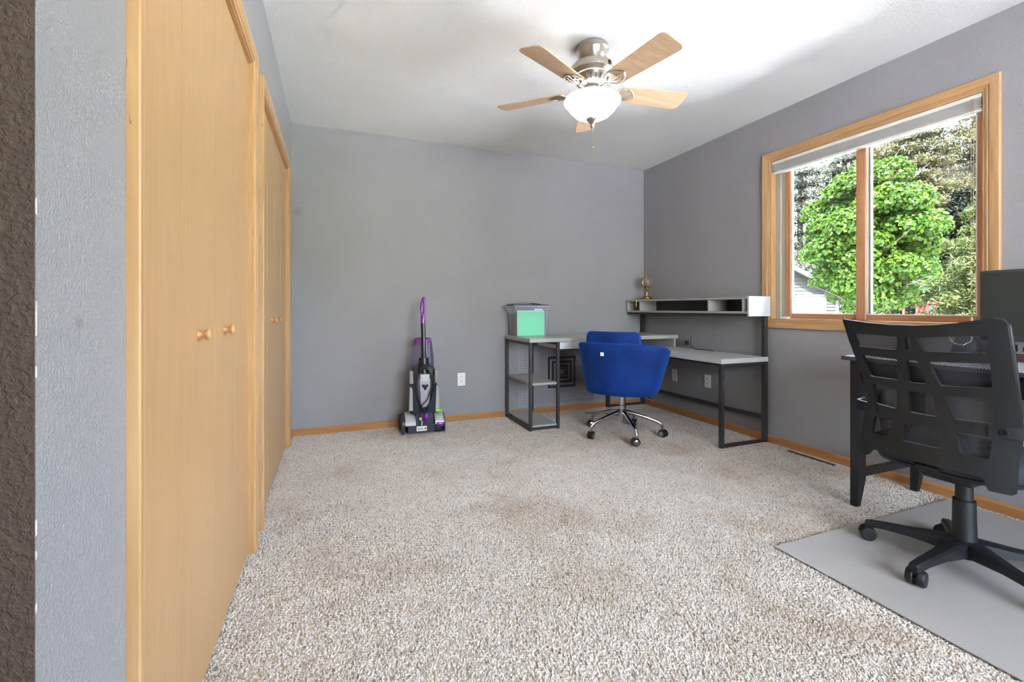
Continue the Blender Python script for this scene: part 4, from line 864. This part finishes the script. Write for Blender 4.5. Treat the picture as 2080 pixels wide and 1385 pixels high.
for k, ang in enumerate((106, 178, 250, 322, 34)):
    a_ = math.radians(ang); dx, dy = math.cos(a_), math.sin(a_); nx, ny = -dy, dx; b = B(); rows = []
    for r, zt, zb_, w_ in ((.02, .128, .072, .034), (.06, .124, .074, .031), (.15, .108, .078, .024), (.24, .096, .072, .020), (.285, .088, .064, .019), (.302, .084, .062, .015)):
        rows.append([(bx + dx * r + nx * w_, by + dy * r + ny * w_, zb_), (bx + dx * r + nx * w_ * .95, by + dy * r + ny * w_ * .95, zt - .006), (bx + dx * r + nx * w_ * .55, by + dy * r + ny * w_ * .55, zt), (bx + dx * r - nx * w_ * .55, by + dy * r - ny * w_ * .55, zt), (bx + dx * r - nx * w_ * .95, by + dy * r - ny * w_ * .95, zt - .006), (bx + dx * r - nx * w_, by + dy * r - ny * w_, zb_)])
    stack(b, rows); lg = b.build('base_leg', M['black'], mc, smooth=25)
    px, py = bx + dx * .287, by + dy * .287; ca = (2.3, .2, 2.9, .9, 1.6)[k]; wx, wy = -math.sin(ca), math.cos(ca); ox, oy = math.cos(ca) * .009, math.sin(ca) * .009
    for s_ in (-1, 1):
        b = B(); Mx = Matrix.Translation((px + wx * s_ * .015 + ox, py + wy * s_ * .015 + oy, .0345)) @ Matrix.Rotation(ca, 4, 'Z') @ Matrix.Rotation(-s_ * PI / 2, 4, 'X')
        b.lathe([(.026, -.009), (.0278, -.007), (.0278, .008), (.025, .012), (.018, .0125), (.016, .011), (.004, .011)], mat=Mx, n=28); b.build('wheel', M['black'], lg, smooth=35)
    b = B(); b.box(px + ox - .010, px + ox + .010, py + oy - .010, py + oy + .010, .030, .052, .004); b.tube([(px, py, .045), (px, py, .068)], .0075, 12); b.build('caster_stem', M['black'], lg, smooth=40)
# ---------------------------------------------------------------- outdoors
def dirp(u, dist, dz=0):   # ground point on the sight line that bears u; used to survey the garden
    t_ = (u - 1040) / F_PX; xc = t_ * dist; return xc * math.cos(TH) + dist * math.sin(TH), -xc * math.sin(TH) + dist * math.cos(TH)
GZ = -.45
LEAF = .082
def leafmat(name, c1, c2, tr_=.35):
    t = NT(name); oi = t.n('ShaderNodeNewGeometry'); nz_ = t.n('ShaderNodeTexWhiteNoise'); nz_.noise_dimensions = '3D'
    sp = t.n('ShaderNodeVectorMath', operation='SNAP'); t.l(oi.outputs['Position'], sp.inputs[0]); sp.inputs[1].default_value = (.09, .09, .09); t.l(sp.outputs[0], nz_.inputs['Vector'])
    cr = t.ramp(nz_.outputs['Value'], [(.0, mul(lin(c1), LEAF)), (1, mul(lin(c2), LEAF))])
    d = t.n('ShaderNodeBsdfPrincipled'); t.l(cr, d.inputs['Base Color']); d.inputs['Roughness'].default_value = .5; d.inputs['Specular IOR Level'].default_value = .12
    tl = t.n('ShaderNodeBsdfTranslucent'); t.l(cr, tl.inputs[0]); mx = t.n('ShaderNodeMixShader'); mx.inputs[0].default_value = tr_
    t.l(d.outputs[0], mx.inputs[1]); t.l(tl.outputs[0], mx.inputs[2]); t.l(mx.outputs[0], t.out.inputs[0]); return t.m
def leafcloud(name, centers, normals, size, mat, parent, aspect=1.0, three=False):
    n = len(centers); r1 = rng.normal(size=(n, 3)); nn = normals + .7 * rng.normal(size=(n, 3)); nn /= np.linalg.norm(nn, axis=1)[:, None] + 1e-9
    a_ = np.cross(nn, r1); a_ /= np.linalg.norm(a_, axis=1)[:, None] + 1e-9; c = np.cross(nn, a_); s_ = (size * (0.6 + .8 * rng.random(n)))[:, None]
    a_ *= s_ * aspect; c *= s_
    # leaf: 5-point lobed shape = 3 triangles folded on the midrib
    P = np.stack([centers - c, centers + a_ * .9 + c * .1 + nn * s_ * .25, centers + c * 1.1, centers - a_ * .9 + c * .1 + nn * s_ * .25], 1).reshape(-1, 3)
    me = bpy.data.meshes.new(name); idx_ = np.arange(n)[:, None] * 4; tri = np.concatenate([idx_ + [0, 1, 2], idx_ + [0, 2, 3]], 1).reshape(-1, 3)
    me.vertices.add(len(P)); me.vertices.foreach_set('co', P.astype(np.float32).ravel()); me.loops.add(tri.size); me.loops.foreach_set('vertex_index', tri.ravel().astype(np.int32))
    me.polygons.add(len(tri)); me.polygons.foreach_set('loop_start', np.arange(0, tri.size, 3, dtype=np.int32)); me.polygons.foreach_set('loop_total', np.full(len(tri), 3, np.int32)); me.update(calc_edges=True)
    o = link(me, name, mat, parent); o['kind'] = 'stuff'; return o
M['maple'] = leafmat('maple_leaf', (66, 140, 28), (156, 206, 56), .45)
M['pine_dark'] = leafmat('dark_pine_needle', (26, 44, 30), (52, 72, 44), .15)
M['pine_light'] = leafmat('pale_pine_needle', (124, 160, 84), (180, 200, 120), .25)
M['pine_grey'] = leafmat('olive_pine_needle', (140, 140, 92), (200, 194, 132), .25)
M['grey_leaf'] = leafmat('grey_green_leaf', (140, 150, 128), (200, 208, 184), .3)
M['bark'] = plain('bark', (26, 22, 18), .9, nb=.01, ns=30); M['grass'] = plain('dry_lawn', (128, 140, 110), .9, var=.3, nb=.02, ns=60)
b = B(); b.box(XR + .15, 90, -60, 90, GZ - .3, GZ); b.box(-30, XR + .15, YB + .1, 90, GZ - .3, GZ); struct(b.build('ground', M['grass']))
b = B(); b.box(XR + .16, 17.0, -6.5, 9.0, GZ, GZ + .03, .01); struct(b.build('bounce_slab_side', plain('pale_bounce_slab', (208, 211, 218), .9, nb=.002, ns=60)))  # unseen pale slab, added to bounce sunlight up onto the ceiling
b = B(); b.box(-6.5, XR + .15, -20, YN - .11, GZ, GZ + .03, .01); struct(b.build('bounce_slab_rear', plain('pale_bounce_slab_rear', (200, 203, 210), .9, nb=.002, ns=60)))  # second added slab, out of view, throws light in through the rear glazing
# maple
mx_, my_ = dirp(1766, 11.0); mt = thing('maple_tree', 'bright green leafy maple in the middle of the window view', 'tree', (mx_, my_, GZ))
b = B(); b.tube([(mx_, my_, GZ), (mx_ + .03, my_, .6), (mx_, my_ + .04, 2.2), (mx_, my_, 3.8)], .1, 10, rs=[.13, .10, .07, .02])
for i in range(16):
    a_ = i * 2.4; z0 = .6 + i * .18; b.tube([(mx_, my_, z0), (mx_ + .6 * math.cos(a_), my_ + .6 * math.sin(a_), z0 + .5), (mx_ + 1.3 * math.cos(a_), my_ + 1.3 * math.sin(a_), z0 + .85)], .03, 6, rs=[.035, .02, .006])
b.build('trunk', M['bark'], mt, smooth=60)
cs, nr = [], []; cen = []
while len(cen) < 95:
    u_ = rng.uniform(-1, 1, 3)
    r_ = np.linalg.norm(u_)
    if r_ > 1 or r_ < .35: continue
    wd = 1.22 * (1 if u_[2] > -.3 else 1 + (u_[2] + .3) * .55)
    c = np.array([mx_ + u_[0] * wd, my_ + u_[1] * wd, 2.55 + u_[2] * 1.75])
    if any(np.linalg.norm(c - q_) < .30 for q_ in cen): continue
    cen.append(c)
for c in cen:
    k = 620; rad = rng.uniform(.28, .44); d3 = rng.normal(size=(k, 3)); d3 /= np.linalg.norm(d3, axis=1)[:, None]; d3[:, 2] = np.where(d3[:, 2] < -.35, -d3[:, 2], d3[:, 2])
    cs.append(c + d3 * rad * np.array([1.1, 1.1, 1.05]) * rng.uniform(.55, 1.08, (k, 1)) ** .6); nr.append(d3 * 1.4 + [0, 0, .1])
leafcloud('foliage', np.concatenate(cs), np.concatenate(nr), .040, M['maple'], mt)
def pine(u, dist, h_, r, mat, label, seed, whorls=16, start=.0, dens=1.0, name='pine_tree', zlow=0.0, group='trees behind the maple'):
    global rng
    rng = np.random.default_rng(seed); x, y = dirp(u, dist); e = thing(name, label, 'tree', (x, y, GZ), 0, group)
    b = B(); b.tube([(x, y, GZ), (x, y, GZ + h_ * .5), (x, y, GZ + h_)], .1, 8, rs=[.18 * h_ / 10, .12 * h_ / 10, .02]); cs, nr = [], []
    for wv_ in range(whorls):
        f = wv_ / whorls; z = GZ + h_ * (zlow + (1 - zlow) * f); rl = r * (1 - f) ** .75 * rng.uniform(.8, 1.1)
        for k in range(8):
            a_ = k * 2 * PI / 8 + wv_ * .9 + rng.uniform(-.2, .2); L_ = rl * rng.uniform(.75, 1.1); nseg = 9; pts = []
            for i in range(nseg + 1):
                q_ = i / nseg; pts.append((x + math.cos(a_) * L_ * q_, y + math.sin(a_) * L_ * q_, z + .18 * L_ * math.sin(q_ * 2.6) - .12 * L_ * q_))
            b.tube(pts[::3], .02, 4, rs=[.03, .02, .012, .004], caps=False)
            for i in range(2, nseg + 1):
                k2 = int(42 * dens); sp_ = L_ * .13 * (1.1 - .5 * i / nseg)
                cs.append(np.array(pts[i]) + rng.normal(size=(k2, 3)) * np.array([sp_, sp_, .07 + sp_ * .25])); nr.append(np.tile([math.cos(a_) * .3, math.sin(a_) * .3, 1], (k2, 1)))
    b.build('trunk', M['bark'], e, smooth=60); leafcloud('foliage', np.concatenate(cs), np.concatenate(nr), .06 + dist * .0012, M[mat], e, .28)
pine(2030, 14.0, 5.6, 2.7, 'pine_light', 'pale green pine with layered boughs at the right of the window', 1, 9, dens=2.2, zlow=.1)
pine(1960, 17.5, 6.2, 2.8, 'pine_dark', 'dark evergreen between the maple and the pale pine', 2, 18, dens=1.5)
pine(1850, 22.0, 13.8, 4.0, 'pine_grey', 'tall olive pine rising above the maple', 3, 20, dens=1.4)
pine(2010, 23.0, 15.6, 4.4, 'pine_grey', 'tall olive pine at the upper right of the window', 4, 22, dens=1.4)
pine(1730, 25.0, 12.5, 4.0, 'grey_leaf', 'pale grey-green tree behind the maple top at left', 5, 18, dens=1.1)
pine(1625, 27.0, 13.0, 4.5, 'grey_leaf', 'hazy grey-green tree above the shed', 6, 18, dens=1.0)
pine(2110, 19.0, 12.0, 3.8, 'pine_dark', 'dark evergreen beyond the right window edge', 7, 18, dens=1.3)
pine(1545, 33.0, 9.0, 4.0, 'grey_leaf', 'grey-green tree beyond the left window edge', 8, 16, dens=1.0)
pine(1790, 30.0, 12.0, 5.0, 'pine_dark', 'dark distant evergreen behind the maple', 9, 16, dens=1.2)
pine(1920, 31.0, 13.0, 5.0, 'pine_dark', 'dark distant evergreen behind the olive pines', 10, 16, dens=1.2)
# shed
sx, sy = dirp(1701, 20.0); va_ = math.atan2(-sy, -sx)       # corner post; front faces the house
ux, uy = dirp(1600, 20.0); shd = thing('garden_shed', 'grey lap-sided garden shed with white door behind the maple', 'shed', (sx, sy, GZ)); shd.rotation_euler = (0, 0, math.atan2(sy - uy, sx - ux))
# local: +X to the right along the front, -Y towards the house
W_, Dp, EH, RH = 5.6, 4.0, 2.13, 3.55
def SP(b, name, mat, parent=None, sm=False):
    o = b.build(name, mat, shd, sm, local=True)
    if parent: o.parent = parent; o.location = Vector(o.location) - Vector(parent.location)
    return o
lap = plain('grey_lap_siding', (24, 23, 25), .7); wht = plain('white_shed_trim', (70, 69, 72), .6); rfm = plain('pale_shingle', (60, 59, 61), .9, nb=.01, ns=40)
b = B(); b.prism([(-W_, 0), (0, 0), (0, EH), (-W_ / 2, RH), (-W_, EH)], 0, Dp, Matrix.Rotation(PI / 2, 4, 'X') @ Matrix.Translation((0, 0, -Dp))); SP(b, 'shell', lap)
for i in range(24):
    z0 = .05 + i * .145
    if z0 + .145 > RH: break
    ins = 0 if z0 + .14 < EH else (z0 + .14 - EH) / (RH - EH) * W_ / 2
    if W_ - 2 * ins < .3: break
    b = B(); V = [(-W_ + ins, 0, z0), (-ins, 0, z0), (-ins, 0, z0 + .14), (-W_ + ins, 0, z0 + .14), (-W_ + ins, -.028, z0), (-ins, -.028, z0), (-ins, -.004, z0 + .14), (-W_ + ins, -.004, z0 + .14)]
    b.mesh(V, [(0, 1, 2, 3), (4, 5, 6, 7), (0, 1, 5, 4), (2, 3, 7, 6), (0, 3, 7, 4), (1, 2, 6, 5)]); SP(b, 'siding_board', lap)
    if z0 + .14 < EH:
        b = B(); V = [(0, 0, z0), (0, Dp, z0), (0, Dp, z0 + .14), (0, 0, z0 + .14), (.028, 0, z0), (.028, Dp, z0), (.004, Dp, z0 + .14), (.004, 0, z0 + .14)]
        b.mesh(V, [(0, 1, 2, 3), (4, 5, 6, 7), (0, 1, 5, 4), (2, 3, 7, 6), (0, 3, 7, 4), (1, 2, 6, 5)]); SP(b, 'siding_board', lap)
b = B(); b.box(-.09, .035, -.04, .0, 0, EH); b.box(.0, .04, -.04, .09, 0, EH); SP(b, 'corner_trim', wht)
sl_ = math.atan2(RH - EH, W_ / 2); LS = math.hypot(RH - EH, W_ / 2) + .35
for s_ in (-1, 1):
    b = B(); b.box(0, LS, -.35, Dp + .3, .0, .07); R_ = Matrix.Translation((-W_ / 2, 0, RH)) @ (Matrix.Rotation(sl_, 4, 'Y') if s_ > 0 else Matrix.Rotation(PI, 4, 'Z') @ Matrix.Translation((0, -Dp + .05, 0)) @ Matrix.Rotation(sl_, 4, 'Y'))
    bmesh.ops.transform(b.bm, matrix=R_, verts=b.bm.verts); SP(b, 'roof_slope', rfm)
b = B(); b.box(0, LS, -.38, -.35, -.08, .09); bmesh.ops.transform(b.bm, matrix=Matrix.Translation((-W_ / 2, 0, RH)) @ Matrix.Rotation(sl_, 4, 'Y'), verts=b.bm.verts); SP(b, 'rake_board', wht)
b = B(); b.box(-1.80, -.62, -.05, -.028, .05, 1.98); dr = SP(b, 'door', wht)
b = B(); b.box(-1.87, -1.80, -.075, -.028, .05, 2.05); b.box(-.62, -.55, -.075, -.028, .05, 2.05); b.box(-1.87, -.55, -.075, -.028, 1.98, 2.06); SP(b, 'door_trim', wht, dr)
# playset
px_, py_ = dirp(1900, 17.0); pl_ = thing('playset', 'red and teal garden playset under the trees', 'playset', (px_, py_, GZ)); pl_.rotation_euler = shd.rotation_euler
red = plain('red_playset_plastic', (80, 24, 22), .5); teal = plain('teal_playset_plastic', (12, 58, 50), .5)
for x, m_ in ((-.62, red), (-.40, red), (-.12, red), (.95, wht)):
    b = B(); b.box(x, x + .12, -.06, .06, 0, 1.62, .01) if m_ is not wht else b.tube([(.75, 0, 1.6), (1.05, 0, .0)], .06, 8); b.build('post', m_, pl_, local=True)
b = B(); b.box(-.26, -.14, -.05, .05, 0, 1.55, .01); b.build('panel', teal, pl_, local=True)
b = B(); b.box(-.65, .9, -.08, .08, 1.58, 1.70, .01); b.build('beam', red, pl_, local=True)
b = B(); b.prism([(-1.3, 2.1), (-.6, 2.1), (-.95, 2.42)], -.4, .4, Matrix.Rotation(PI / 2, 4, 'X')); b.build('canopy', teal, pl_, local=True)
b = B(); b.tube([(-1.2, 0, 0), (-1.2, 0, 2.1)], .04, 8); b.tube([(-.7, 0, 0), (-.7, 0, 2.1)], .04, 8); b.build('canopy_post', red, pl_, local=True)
